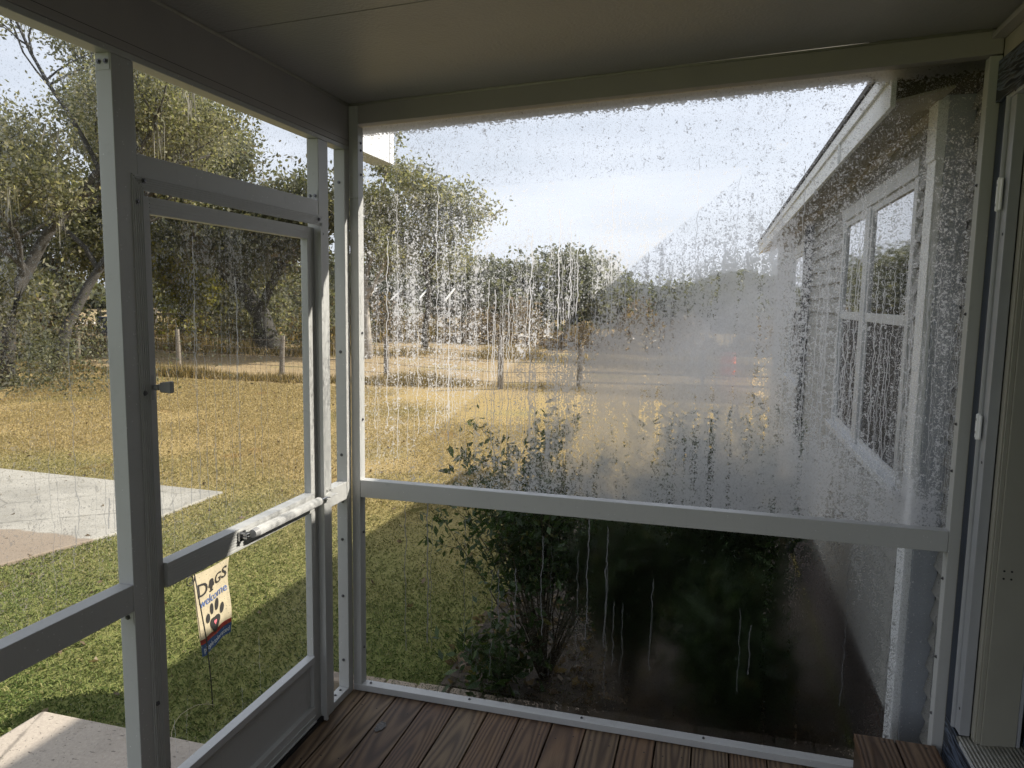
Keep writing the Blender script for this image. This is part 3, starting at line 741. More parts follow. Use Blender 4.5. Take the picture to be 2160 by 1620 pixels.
# grey knot patch on the third board
def knot():
    M = Mat('knot_wood'); n = M.noise(scale=60, detail=5, dist=2.0)
    c = M.ramp(n, [(.35, (.03, .028, .028)), (.6, (.11, .10, .095))])
    return M.done(M.bsdf(c, .5, 0, M.bump(n, .8, .004)))
mb = MB(); pts = []
for k in range(22):
    a = 2*PI*k/22; r = .025*(1+.08*math.sin(3*a+1)+.10*math.sin(7*a)); pts.append((.245+math.cos(a)*r*.8, -.235+math.sin(a)*r*1.5, .0026))
b = len(mb.v); mb.v += pts; mb.f.append(tuple(range(22))); mb.m.append(0)
kn = mb.build('knot', knot(), root)

# wooden step by the house door
root = empty('wooden_step', (2.24, -.4, 0), 'two board raised wooden step in the corner below the house door', 'step')
for x0, x1 in ((2.097, 2.233), (2.239, 2.375)):
    mb = MB(); cx = (x0+x1)/2; mb.box(-(x1-x0)/2, (x1-x0)/2, -1.25, -.012, -.028, 0); mb.mi = 1
    for yy in (-.04, -.45, -.9): mb.tube([(.03, yy, -.001), (.03, yy, .0015)], .0045, 8)
    o = mb.build('tread', [MWOOD, MDARKM], None, bevel=.004); o.parent = root; o.location = Vector((cx, 0, .173))-root.location
mb = MB(); mb.box(2.10, 2.128, -1.24, -.02, .001, .1445); o = mb.build('riser', MWOOD, root, bevel=.002)
mb = MB(); mb.box(2.13, 2.372, -1.238, -1.21, .001, .1445); mb.build('riser', MWOOD, root)

# ------------------------------------------------------------ left screen wall (plane X = 0, outside to -X)
ZR0, ZR1 = .906, .983
XO = -.05
ZP = 2.395; ZB = 2.413; ZC0 = 2.583; SL = .0515
root = empty('left_screen_wall', (0, -1.0, 0), 'white aluminium screen wall frame on the left with the door opening', 'screen wall')
def member(name, *b, parent=None, mat=MW, bev=.0018):
    mb = MB(); mb.box(*b); return mb.build(name, mat, parent or root, bevel=bev)
p1 = member('post', XO, 0, -1.274, -1.198, 0, ZP-.001)
p2 = member('post', XO, 0, -.253, -.178, 0, ZP-.001)
p3 = member('post', XO, 0, -.042, .0, 0, ZP-.001)
p4 = member('post', XO, 0, -2.95, -2.87, 0, ZP-.001)
for y0, y1 in ((-2.869, -1.275), (-.177, -.043), (-4.5, -2.951)):
    member('mid_rail', XO+.001, -.0012, y0, y1, ZR0, ZR1)
    member('base_rail', XO+.001, -.0012, y0, y1, .001, .032)
member('head_rail', XO, -.0005, -4.5, .049, ZP, ZB-.001)
hd = member('door_header', XO, -.0008, -1.197, -.254, 2.085, 2.158)
# screws and clips
def clip(y0, y1, z0, z1, face, parent):
    mb = MB(); mb.box(XO+.004, -.004, face-.0015, face, z0, z1); o = mb.build('clip', MW, parent); return o
mb = MB()
cp = clip(0, 0, 2.352, 2.394, -1.2742, p1)
for xx in (-.036, -.014): screw_parts(mb, (xx, -1.2758, 2.373), (0, -1, 0), .0055)
mb.build('screw', MSCREW, cp)
mb = MB(); cp = clip(0, 0, .868, .9055, -1.2742, p1); screw_parts(mb, (-.022, -1.2758, .888), (0, -1, 0), .006); mb.build('screw', MSCREW, cp)
mb = MB(); cp = clip(0, 0, 2.159, 2.196, -.2532, p2)
for xx in (-.036, -.014): screw_parts(mb, (xx, -.2548, 2.176), (0, -1, 0), .0055)
mb.build('screw', MSCREW, cp)
mb = MB()
for z in (2.26, 1.55, 1.10, .72, .46, .16): screw_parts(mb, (-.026, -.0422, z), (0, -1, 0), .0055)
screw_parts(mb, (-.022, -.0422, .892), (0, -1, 0), .0055)
mb.build('screw', MSCREW, p3)
mb = MB()
for y in (-.075, -.12): screw_parts(mb, (-.026, y, .032), (0, 0, 1), .005)
mb.build('screw', MSCREW, root)
# film panes of the left wall
def pane_x(name, y0, y1, z0, z1, mat, parent=None, x=XO+.004, ztop2=None):
    mb = MB(); mb.quad((x, y0, z0), (x, y1, z0), (x, y1, z1), (x, y0, z1)); return mb.build(name, mat, parent or root)
pane_x('film_pane', -2.87, -1.274, ZR1, ZP, FILM_LEFT)
pane_x('film_pane', -2.87, -1.274, .03, ZR0, FILM_LOW)
pane_x('film_pane', -1.198, -.253, 2.158, ZP, FILM_DOOR)
pane_x('film_pane', -.178, -.042, ZR1, ZP, FILM_DOOR)
pane_x('film_pane', -.178, -.042, .03, ZR0, FILM_LOW)

# ridged door trim round the opening (mitred)
def ridged(bars, name, parent):
    mb = MB()
    for b in bars: mb.hexa(b)
    return mb.build(name, MW, parent)
tr = []
y0, y1, z1 = -1.222, -.226, 2.103; wv = .041
def trim_piece():
    mb = MB(); T = .0025
    def pr(p):  # polygon in (y,z) extruded to X 0.0005..T
        n = len(p); b = len(mb.v)
        mb.v += [(.0005, a, c) for a, c in p] + [(T, a, c) for a, c in p]
        mb.f.append(tuple(b+i for i in range(n))); mb.m.append(0); mb.f.append(tuple(b+n+i for i in range(n))[::-1]); mb.m.append(0)
        for i in range(n): mb.f.append((b+i, b+(i+1) % n, b+n+(i+1) % n, b+n+i)); mb.m.append(0)
    return mb, pr
mb, pr = trim_piece(); g = .0008
pr([(y0+g, z1), (y1-g, z1), (y1-wv-g, z1-wv), (y0+wv+g, z1-wv)])
for k in range(6):
    o = .004+k*.0062; mb.box(.0025, .0052, y0+o+.003, y1-o-.003, z1-o-.0028, z1-o)
t1 = mb.build('door_trim', MW, root)
mb, pr = trim_piece(); pr([(y0, z1-g), (y0+wv, z1-wv-g), (y0+wv, .034), (y0, .034)])
for k in range(5):
    o = .006+k*.0072; mb.box(.0025, .0045, y0+o, y0+o+.0028, .036, z1-o-.006)
t2 = mb.build('door_trim', MW, root)
mb, pr = trim_piece(); pr([(y1-wv, z1-wv-g), (y1, z1-g), (y1, .006), (y1-wv, .006)])
mb.box(.0025, .016, y1-wv, y1-wv+.014, .006, z1-wv-.004)
for k in range(3):
    o = .018+k*.0072; mb.box(.0025, .0045, y1-wv+o, y1-wv+o+.0028, .008, z1-.03)
t3 = mb.build('door_trim', MW, root)
mb = MB()
for y, z in ((-1.183, 2.088), (-.262, 2.084)): screw_parts(mb, (.0052, y, z), (1, 0, 0), .006)
mb.build('screw', MSCREW, t1)
mb = MB()
for z in (2.03, 1.51, .6): screw_parts(mb, (.003, -1.207, z), (1, 0, 0), .006)
mb.build('screw', MSCREW, t2)
mb = MB(); screw_parts(mb, (.003, -.236, 2.03), (1, 0, 0), .006); mb.build('screw', MSCREW, t3)

# ------------------------------------------------------------ screen door
root = empty('screen_door', (-.03, -.26, .02), 'white aluminium screen door with kick panel, push rail and closer tube', 'screen door')
DX0, DX1 = -.046, -.016; dy0, dy1 = -1.192, -.262; dz0, dz1 = .018, 2.052; sw = .052
def dm(name, *b, mat=MW, bev=.0015): 
    mb = MB(); mb.box(*b); return mb.build(name, mat, root, bevel=bev)
st1 = dm('stile', DX0, DX1, dy0, dy0+sw, dz0, dz1)
st2 = dm('stile', DX0, DX1, dy1-sw, dy1, dz0, dz1)
mb = MB(); mb.box(DX0+.001, DX1-.001, dy0+sw, dy1-sw, 2.005, dz1)
for k in range(4): mb.box(DX1-.001, DX1+.001, dy0+sw, dy1-sw, 2.012+k*.010, 2.0145+k*.010)
mb.build('top_rail', MW, root)
mb = MB(); mb.box(DX0+.001, -.002, dy0+sw, dy1-sw, .925, .998)
for k in range(7): mb.box(-.002, -.0008, dy0+sw, dy1-sw, .929+k*.0093, .932+k*.0093)
cr = mb.build('push_rail', MW, root)
dm('kick_cap', DX0+.001, -.008, dy0+sw, dy1-sw, .283, .310, mat=MWF)
dm('kick_panel', DX0+.008, DX0+.014, dy0+sw, dy1-sw, .085, .283, mat=MW)
mb = MB(); mb.box(DX0+.001, -.012, dy0+sw, dy1-sw, dz0, .085); mb.box(-.012, -.004, dy0+sw, dy1-sw, .024, .03); mb.box(-.012, -.006, dy0+sw, dy1-sw, .05, .055)
br_ = mb.build('bottom_rail', MW, root, bevel=.001)
mb = MB(); mb.box(-.0118, -.0095, -.89, -.80, .060, .078); mb.build('weep_slot', MDARKM, br_)
mb = MB(); mb.box(-.045, -.002, dy0-.004, dy1+.006, .0, .016); mb.build('sweep', MDARKM, root)
pane_x('film_pane', dy0+sw, dy1-sw, .998, 2.006, FILM_DOOR, root, DX0+.006)
pane_x('film_pane', dy0+sw, dy1-sw, .309, .926, FILM_LOW, root, DX0+.006)
# latch handle
hy = -1.168
mb = MB(); mb.box(DX1, DX1+.006, hy-.012, hy+.014, 1.485, 1.555); h0 = mb.build('latch_plate', MPLAST, root, bevel=.002)
mb = MB(); mb.tube([(DX1+.006, hy+.002, 1.522), (DX1+.04, hy+.008, 1.522)], [.007, .007], 10); mb.box(DX1+.02, DX1+.032, hy-.006, hy+.03, 1.514, 1.530)
mb.hexa([(DX1+.034, hy+.000, 1.508), (DX1+.066, hy+.005, 1.506), (DX1+.066, hy+.022, 1.506), (DX1+.034, hy+.016, 1.508), (DX1+.034, hy+.000, 1.536), (DX1+.066, hy+.005, 1.540), (DX1+.066, hy+.022, 1.540), (DX1+.034, hy+.016, 1.536)])
mb.build('latch_lever', MPLAST, root, bevel=.003)
# closer
cz = .972
root = empty('door_closer', (.02, -.5, cz), 'white ribbed tube door closer fixed between screen door and post', 'door closer')
def lerp3(a, b, t): return tuple(a[i]+(b[i]-a[i])*t for i in range(3))
A = (.022, -.735, .972); B = (.03, -.33, .974)
mb = MB(); mb.tube([A, B], .0155, 20)
for k in range(20):
    a = 2*PI*k/20; dxx = math.cos(a)*.0155; dzz = math.sin(a)*.0155
    mb.tube([(A[0]+dxx, A[1], A[2]+dzz), (B[0]+dxx, B[1], B[2]+dzz)], .0012, 4)
mb.build('tube', MW, root, smooth=False)
mb = MB(); mb.tube([lerp3(A, B, -.06), lerp3(A, B, 0)], [.0145, .017], 16); mb.tube([lerp3(A, B, -.062), lerp3(A, B, -.0605)], .004, 8); mb.build('end_cap', MPLAST, root)
mb = MB(); mb.tube([B, (.033, -.275, .975)], .005, 10); mb.build('rod', MCHROME, root)
mb = MB(); mb.box(0.0, .006, -.81, -.775, .958, .99); mb.box(.006, .028, -.80, -.783, .966, .972); mb.box(.006, .028, -.80, -.783, .976, .982); mb.tube([(.02, -.790, .960), (.02, -.790, .988)], .004, 8); mb.build('door_bracket', MCHROME, root)
mb = MB(); mb.box(.003, .006, -.262, -.19, .962, 1.0); mb.box(.006, .042, -.262, -.20, .971, .975); mb.hexa([(.006, -.262, .962), (.042, -.285, .968), (.042, -.235, .968), (.006, -.2, .962), (.006, -.262, .971), (.042, -.285, .971), (.042, -.235, .971), (.006, -.2, .971)])
for y in (-.25, -.225, -.20): screw_parts(mb, (.006, y, .989), (1, 0, 0), .0055)
mb.build('jamb_bracket', MW, root)

# ------------------------------------------------------------ far screen wall (plane Y = 0)
W = 2.363
root = empty('far_screen_wall', (1.2, 0, 0), 'white aluminium screen wall frame straight ahead, wet film in two panes', 'screen wall')
YO = .05
pb = member('post', .0008, .041, .0, YO-.001, .031, 2.497)
pr_ = member('post', W, W+.037, .0, YO-.001, .0, 2.618)
member('mid_rail', .042, W-.001, .0008, YO-.002, ZR0, ZR1, mat=MWF)
member('base_rail', .0008, W-.001, .0, YO-.001, .001, .030, mat=MWF)
mb = MB()
for x in (.075, .55, 1.05, 1.55): screw_parts(mb, (x, .026, .030), (0, 0, 1), .005)
mb.build('screw', MSCREW, root)
mb = MB()
for z in (2.43, 2.40, 2.30, 1.63, 1.25): screw_parts(mb, (.0412, .026, z), (1, 0, 0), .005)
for z in (.74, .2): screw_parts(mb, (.0412, .026, z), (1, 0, 0), .005)
mb.build('screw', MSCREW, pb)
mb = MB()
for z in (2.2, 1.76, 1.37, 1.2, .80, .5, .28): screw_parts(mb, (W-.0002, .026, z), (-1, 0, 0), .005)
mb.build('screw', MSCREW, pr_)
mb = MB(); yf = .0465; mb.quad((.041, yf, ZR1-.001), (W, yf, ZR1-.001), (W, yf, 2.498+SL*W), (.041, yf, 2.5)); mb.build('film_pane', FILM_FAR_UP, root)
mb = MB(); mb.quad((.041, yf, .029), (W, yf, .029), (W, yf, ZR0+.001), (.041, yf, ZR0+.001)); mb.build('film_pane', FILM_FAR_LO, root)
# caulk bead down the house side of the right post
mb = MB(); pts = []; N = 110
def cw(z): return .006+.006*abs(math.sin(z*9.3))*abs(math.sin(z*4.1+1))+.003*math.sin(z*23)
for k in range(N):
    z = .18+k*(2.6-.18)/(N-1); pts.append((z, cw(z)))
for (z, a), (z2, b2) in zip(pts[:-1], pts[1:]):
    mb.quad((W+.0365, -.0012, z), (W+.0365+a, -.0035, z), (W+.0365+b2, -.0035, z2), (W+.0365, -.0012, z2))
    mb.quad((W+.0365+a, -.0035, z), (W+.0365+a+.003, .004, z), (W+.0365+b2+.003, .004, z2), (W+.0365+b2, -.0035, z2))
cb = mb.build('caulk_bead', MCAULK, root, smooth=True); md = cb.modifiers.new('thick', 'SOLIDIFY'); md.thickness = .002

# ------------------------------------------------------------ roof
root = empty('porch_roof', (1.1, -2, 2.6), 'white insulated panel porch roof with edge beams and gutter', 'roof')
def zc(x): return ZC0 + SL*x
def slabx(name, x0, x1, y0, y1, lo, hi, mat, bev=0, par=None):
    """slanted box following the roof slope; lo and hi are offsets from the ceiling plane"""
    mb = MB(); mb.hexa([(x0, y0, zc(x0)+lo), (x1, y0, zc(x1)+lo), (x1, y1, zc(x1)+lo), (x0, y1, zc(x0)+lo), (x0, y0, zc(x0)+hi), (x1, y0, zc(x1)+hi), (x1, y1, zc(x1)+hi), (x0, y1, zc(x0)+hi)])
    return mb.build(name, mat, par or root, bevel=bev)
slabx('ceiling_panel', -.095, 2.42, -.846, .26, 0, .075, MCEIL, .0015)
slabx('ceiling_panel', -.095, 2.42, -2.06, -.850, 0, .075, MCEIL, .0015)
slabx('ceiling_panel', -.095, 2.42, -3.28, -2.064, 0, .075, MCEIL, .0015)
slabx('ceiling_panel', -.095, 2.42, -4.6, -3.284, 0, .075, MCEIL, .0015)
slabx('roof_cap', -.13, 2.6, -4.6, .27, .078, .09, MW)
mb = MB(); mb.box(-.088, 0, -4.5, .09, ZB, ZC0-.007); mb.build('side_beam', MBEAM, root, bevel=.002)
mb = MB(); mb.box(-.0885, .0006, -4.5, .0, ZB+.022, ZB+.0232); mb.build('beam_seam', MDARKM, root)
slabx('front_beam', .001, 2.40, .0, .088, -.083, -.0015, MBEAM, .002)
mb = MB(); mb.box(.0015, .044, -.006, .0, 2.2, 2.575); mb.build('corner_cover', MW, root, bevel=.002)
# caulk lines ceiling / beams
mb = MB(); mb.tube([(.002, -4.5, ZC0-.003), (.002, -.0, ZC0-.003)], .006, 6); mb.tube([(.002, -.003, ZC0-.003), (2.36, -.003, zc(2.36)-.003)], .006, 6)
mb.tube([(2.385, .0, zc(2.385)-.006), (2.385, -4.5, zc(2.385)-.006)], .014, 8)
mb.build('caulk_bead', MCAULK, root, smooth=True)
mb = MB(); mb.box(2.362, 2.402, -4.5, -.0015, 2.672, 2.688); mb.build('wall_channel', MBEAM, root)
slabx('edge_trim', -.095, 2.084, .262, .27, -.058, .05, MBEAM)
# gutter hanging at the low edge, its end past the corner
gx0, gx1 = -.215, -.10; gz0, gz1 = 2.462, 2.640
mb = MB(); gy0, gy1 = -4.6, .675
mb.box(gx1-.003, gx1, gy0, gy1, gz0, gz1); mb.box(gx0, gx0+.003, gy0, gy1, gz0, gz1-.01); mb.box(gx0, gx1, gy0, gy1, gz0-.003, gz0)
mb.box(gx0, gx1, gy1-.003, gy1, gz0, gz1-.01)
mb.box(gx1, gx1+.004, gy1-.055, gy1-.05, gz0, gz1)
mb.build('gutter', painted_metal('gutter_paint', (.78, .79, .80), .4, .03), root, bevel=.001)

# ------------------------------------------------------------ house wall in the porch
hs = empty('house', (3.4, 0, -.5), 'lap sided house with navy door surround and projecting window wing', 'house')
HX = 2.425
def lap(name, X, y0, y1, z0, z1, expo, mat, face=-1, par=None):
    """lap siding facing -X (or -Y when face == 'y' with X as the Y plane)"""
    mb = MB(); z = z0
    while z < z1-.001:
        zt = min(z+expo, z1)
        if face == 'y':
            mb.hexa([(y0, X-.012, z), (y1, X-.012, z), (y1, X+.01, z), (y0, X+.01, z), (y0, X-.002, zt), (y1, X-.002, zt), (y1, X+.01, zt), (y0, X+.01, zt)])
        else:
            mb.hexa([(X-.026, y0, z), (X+.01, y0, z), (X+.01, y1, z), (X-.026, y1, z), (X-.002, y0, zt), (X+.01, y0, zt), (X+.01, y1, zt), (X-.002, y1, zt)])
        z = zt
    return mb.build(name, mat, par or hs)
lap('siding', 2.414, .053, .243, -.35, 2.62, .102, MSIDING)
mb = MB(); mb.box(2.45, 2.56, -.10, .26, -.5, 2.9); mb.box(2.45, 2.56, -4.7, -1.32, -.5, 2.9); mb.box(2.45, 2.56, -1.32, -.10, 2.50, 2.9); mb.box(2.45, 2.56, -1.32, -.10, -.5, .28)
mb.build('wall', MSIDING, hs)
lap('siding', 2.44, -4.7, -1.45, .0, 2.66, .102, MSIDING)
# navy casing, header, base board
mb = MB(); mb.box(2.400, 2.449, -.098, -.0015, .30, 2.462); mb.build('door_casing', MNAVYF, hs, bevel=.002)
mb = MB(); mb.box(2.400, 2.449, -1.44, -1.325, .30, 2.462); mb.build('door_casing', MNAVYF, hs, bevel=.002)
mb = MB(); mb.box(2.388, 2.449, -1.46, -.0015, 2.463, 2.60); mb.build('door_header', MNAVYW, hs, bevel=.003)
mb = MB(); mb.box(2.401, 2.449, -4.7, -.0015, 2.601, 2.671); mb.build('frieze', MSOFFIT, hs, bevel=.002)
mb = MB(); mb.box(2.400, 2.449, -4.6, -.0015, .001, .298); mb.build('base_board', MNAVYW, hs, bevel=.002)
# storm door frame
ds = MB(); ds.box(2.392, 2.418, -.118, -.100, .312, 2.470); ds.box(2.398, 2.430, -.165, -.1185, .312, 2.452); ds.tube([(2.395, -.109, .312), (2.395, -.109, 2.46)], .0085, 10)
ds.box(2.392, 2.430, -1.32, -.1, 2.452, 2.474)
fr = ds.build('storm_frame', MJAMB, hs, bevel=.0015)
mb = MB()
for z in (2.02, .40): mb.tube([(2.3978, -.147, z), (2.3968, -.147, z)], .005, 8)
mb.tube([(2.3978, -.147, 1.27), (2.3968, -.147, 1.27)], .005, 8); mb.tube([(2.391, -.17, 2.463), (2.3905, -.17, 2.463)], .006, 8)
mb.build('screw_hole', MDARKM, fr)
for z0, z1 in ((1.345, 1.425), (2.10, 2.20)):
    mb = MB(); mb.box(2.3865, 2.3915, -.135, -.088, z0, z1); mb.tube([(2.389, -.112, z0-.004), (2.389, -.112, z1+.004)], .007, 10)
    h = mb.build('hinge', MTRIMW, fr, bevel=.001)
    mb = MB()
    for zz in (z0+.018, z1-.018): mb.tube([(2.3864, -.098, zz), (2.3854, -.098, zz)], .005, 8)
    mb.build('screw', MSCREW, h)
# cream jamb face, door
mb = MB(); mb.box(2.432, 2.436, -.20, -.168, .312, 2.449); mb.box(2.4365, 2.449, -.207, -.168, .312, 2.449); mb.build('jamb_stop', MCREAM, hs, bevel=.001)
mb = MB(); mb.box(2.4495, 2.552, -.212, -.1005, .310, 2.455); jf = mb.build('jamb', MCREAM, hs, bevel=.002)
mb = MB()
for dx in (0, .022):
    for dz in (0, .026): mb.tube([(2.470+dx, -.2122, .90+dz), (2.470+dx, -.2132, .90+dz)], .0035, 8)
mb.build('screw_hole', MDARKM, jf)
mb = MB(); mb.box(2.553, 2.562, -.215, -.1005, .31, 2.455); mb.build('weather_strip', MJAMB, hs)
mb = MB(); mb.box(2.57, 2.61, -1.22, -.215, .335, 2.44); dr = mb.build('entry_door', MNAVYF, hs, bevel=.003)
mb = MB(); mb.tube([(2.57, -1.12, 1.3), (2.53, -1.12, 1.3), (2.52, -1.12, 1.3)], [.012, .012, .028], 12); mb.build('knob', MCHROME, dr)
mb = MB(); mb.hexa([(2.392, -1.32, .295), (2.60, -1.32, .31), (2.60, -.16, .31), (2.392, -.16, .295), (2.392, -1.32, .305), (2.60, -1.32, .330), (2.60, -.16, .330), (2.392, -.16, .305)])
th = mb.build('threshold', MTHR, hs)
mb = MB(); mb.box(2.388, 2.3915, -1.32, -.2, .296, .309); mb.build('threshold_lip', MWF, th)
# interior stand-in volume behind the wall
mb = MB(); mb.box(2.62, 8.5, -6, 7.6, -.5, 2.75); mb.build('core', MSIDING, hs)

# ------------------------------------------------------------ wing with windows (plane X = 2.30 facing -X)
WX = 2.30; WY0 = .25; WY1 = 7.6
mb = MB(); mb.box(WX+.013, 2.62, WY0+.012, WY1, .1, 2.56); mb.build('wing_wall', MSIDING, hs)
mb = MB(); mb.box(WX+.02, 2.62, WY0+.02, WY1, -.5, .1)
M_ = Mat('brick_foundation'); bt = M_.n('ShaderNodeTexBrick'); bt.inputs['Color1'].default_value = (.055, .035, .028, 1); bt.inputs['Color2'].default_value = (.04, .028, .022, 1); bt.inputs['Mortar'].default_value = (.07, .065, .06, 1); bt.inputs['Scale'].default_value = 4
xx, yy, zz = M_.pos(); M_.l(M_.vec(yy, zz, 0), bt.inputs['Vector']); mb.build('foundation', M_.done(M_.bsdf(bt.outputs['Color'], .9)), hs)
lap('siding', WX+.004, .366, .46, .1, 2.50, .102, MSIDING)
lap('siding', WX+.004, 2.28, 3.95, .1, 2.50, .102, MSIDING)
lap('siding', WX+.004, .46, 2.28, .1, .99, .102, MSIDING)
lap('siding', WX+.004, .46, 2.28, 2.38, 2.50, .06, MSIDING)
lap('siding', WX+.004, 5.55, 7.55, .1, 2.50, .102, MSIDING)
lap('siding', WX+.004, 3.95, 5.55, .1, 1.02, .102, MSIDING)
lap('siding', WX+.004, 3.95, 5.55, 2.3, 2.5, .1, MSIDING)
mb = MB(); mb.box(WX-.016, WX+.013, WY0, WY0+.115, -.12, 2.33); mb.box(WX-.022, WX+.013, WY0-.004, WY0+.12, 2.331, 2.56)
mb.build('corner_board', MTRIMW, hs, bevel=.002)
mb = MB(); mb.box(WX+.0135, 2.404, WY0-.006, WY0+.012, -.5, 2.56); mb.build('end_board', MCORNER_SHADE, hs, bevel=.002)
mb = MB(); mb.box(WX-.010, WX+.012, .366, WY1, 2.50, 2.56); mb.build('frieze', MSOFFIT, hs)
def glass_mat():
    M = Mat('window_glass'); n = M.noise(scale=1.2, detail=1)
    return M.done(M.bsdf((.012, .014, .016), .02, 0, M.bump(n, .04, .02), 1.0, 1.0))
MGLASS = glass_mat(); 
def screen_mat():
    M = Mat('insect_screen'); x, y, z = M.pos()
    return M.done(M.bsdf((.018, .018, .02), .7))
MSCR = screen_mat()
MSASH = simple('window_trim', (.50, .51, .52), .5, 0, .1, 6, .15, 60)
def window(y0, y1, z0, z1, zm, cas=.06):
    mb = MB(); T = WX-.02
    mb.box(T, WX+.008, y0, y0+cas, z0, z1); mb.box(T, WX+.008, y1-cas, y1, z0, z1); mb.box(T-.004, WX+.008, y0, y1, z1+.0005, z1+.075)
    wd = mb.build('window', MSASH, hs, bevel=.002)
    mb = MB(); mb.box(T-.03, WX+.008, y0-.02, y1+.02, z0-.035, z0-.0005); mb.build('sill', MSASH, wd, bevel=.003)
    a, b = y0+cas, y1-cas
    mb = MB(); f = .035
    mb.box(WX-.012, WX+.006, a, a+f, zm, z1); mb.box(WX-.012, WX+.006, b-f, b, zm, z1); mb.box(WX-.012, WX+.006, a+f, b-f, z1-f, z1); mb.box(WX-.014, WX+.006, a+f, b-f, zm, zm+.045)
    mb.box(WX-.006, WX+.008, a, a+f, z0, zm-.0005); mb.box(WX-.006, WX+.008, b-f, b, z0, zm-.0005); mb.box(WX-.006, WX+.008, a+f, b-f, z0, z0+f)
    mb.build('sash', MSASH, wd, bevel=.001)
    mb = MB(); mb.quad((WX-.002, a+f, zm+.045), (WX-.002, b-f, zm+.045), (WX-.002, b-f, z1-f), (WX-.002, a+f, z1-f)); mb.build('pane', MGLASS, wd)
    mb = MB(); mb.quad((WX+.002, a+f, z0+f), (WX+.002, b-f, z0+f), (WX+.002, b-f, zm), (WX+.002, a+f, zm)); mb.build('insect_screen', MSCR, wd)
    return wd
window(.46, 1.47, 1.035, 2.305, 1.70)
window(1.475, 2.27, 1.035, 2.305, 1.70)
window(4.02, 5.5, 1.05, 2.28, 1.72)
mb = MB(); mb.tube([(WX-.045, 3.86, 2.45), (WX-.045, 3.86, .6), (WX-.045, 3.86, -.4)], .035, 8); mb.build('downspout', simple('dark_spout', (.03, .03, .032), .5), hs)
# eave, roof
EX = 2.085; EY0, EY1 = .092, 8.4
mb = MB(); mb.hexa([(EX+.02, EY0, 2.505), (WX-.011, EY0, 2.545), (WX-.011, EY1, 2.545), (EX+.02, EY1, 2.505), (EX+.02, EY0, 2.515), (WX-.011, EY0, 2.555), (WX-.011, EY1, 2.555), (EX+.02, EY1, 2.515)]); mb.build('soffit', MSOFFIT, hs)
mb = MB(); mb.box(EX, EX+.018, EY0, EY1, 2.49, 2.63); mb.box(EX-.012, EX-.0005, EY0, EY1, 2.585, 2.64); mb.box(EX-.0125, EX-.0006, EY0+1.1, EY0+1.108, 2.49, 2.64); mb.build('fascia', MTRIMW, hs, bevel=.002)
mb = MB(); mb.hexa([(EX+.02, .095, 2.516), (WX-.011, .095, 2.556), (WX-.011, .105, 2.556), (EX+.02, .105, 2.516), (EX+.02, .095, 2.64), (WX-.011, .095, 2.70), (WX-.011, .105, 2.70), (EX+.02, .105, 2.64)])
mb.box(WX-.0105, 2.60, .095, .245, 2.561, 2.70); mb.build('eave_end', simple('eave_painted_shade', (.07, .06, .045), .8), hs)  # dark colour stands in for the shade at the eave end
mb = MB(); mb.hexa([(EX-.02, .275, 2.645), (8.6, .275, 4.9), (8.6, EY1+.05, 4.9), (EX-.02, EY1+.05, 2.645), (EX-.02, .275, 2.67), (8.6, .275, 4.93), (8.6, EY1+.05, 4.93), (EX-.02, EY1+.05, 2.67)])
mb.hexa([(2.50, -6.4, 2.80), (8.6, -6.4, 4.9), (8.6, .27, 4.9), (2.50, .27, 2.80), (2.50, -6.4, 2.83), (8.6, -6.4, 4.93), (8.6, .27, 4.93), (2.50, .27, 2.83)])
mb.build('roof', simple('shingles', (.10, .095, .09), .95, 0, .3, 12, .6, 30), hs)

# ------------------------------------------------------------ garden flag
root = empty('garden_flag', (-1.1, .40, -.5), 'cream garden flag reading DOGS welcome people tolerated with a paw print', 'garden flag')
FX, FY, FZ, FW, FH = -1.16, .378, .262, .318, .455
def fmap(u, v, off=0):
    """u 0..1 across (towards +Y), v 0..1 down; cloth droops and waves a little"""
    wave = .012*math.sin(u*5.0+v*1.2)*(.3+v) + .010*math.sin(v*7+u*3)*u
    return (FX + wave + off + .03*v*(1-u), FY + u*FW - .010*v*math.sin(u*PI), FZ - v*FH - .012*math.sin(u*PI)*(v*.7+.1) - .004*math.sin(u*14)*v)
def flagmesh(name, polys, mat, off, par=root, sub=1):
    mb = MB()
    for p in polys:
        b = len(mb.v); mb.v += [fmap(a, c, off) for a, c in p]; mb.f.append(tuple(range(b, b+len(p)))); mb.m.append(0)
    return mb.build(name, mat, par)
def cloth_mat(name, a, spots=.0):
    M = Mat(name); n = M.noise(scale=22, detail=5, rough=.65); c = M.ramp(n, [(.3, tuple(v*.8 for v in a)), (.65, a)])
    if spots:
        x, y, z = M.pos(); c = M.mix(M.noise(M.vec(x, y*60, z*150), 1, 4, .7).step(.66, .70)*(M.noise(scale=9, detail=2).step(.5, .6)), c, (.09, .07, .05))
    b = M.bsdf(c, .85); t = M.n('ShaderNodeBsdfTranslucent'); M.l(c, t.inputs[0]); m = M.n('ShaderNodeMixShader'); m.inputs[0].default_value = .45
    M.l(b.outputs[0], m.inputs[1]); M.l(t.outputs[0], m.inputs[2]); return M.done(m)
def grid(u0, u1, v0, v1, nu, nv, top=None):
    P = []
    for i in range(nu):
        for j in range(nv):
            a, b = u0+(u1-u0)*i/nu, u0+(u1-u0)*(i+1)/nu; 
            t = [(a, v0+(v1-v0)*j/nv), (b, v0+(v1-v0)*j/nv), (b, v0+(v1-v0)*(j+1)/nv), (a, v0+(v1-v0)*(j+1)/nv)]
            P.append(t)
    return P
CREAM = cloth_mat('flag_cream', (.80, .71, .52), 1); 
cl_ = flagmesh('cloth', grid(0, 1, 0, .835, 16, 20), CREAM, 0)
md = cl_.modifiers.new('thick', 'SOLIDIFY'); md.thickness = .0008
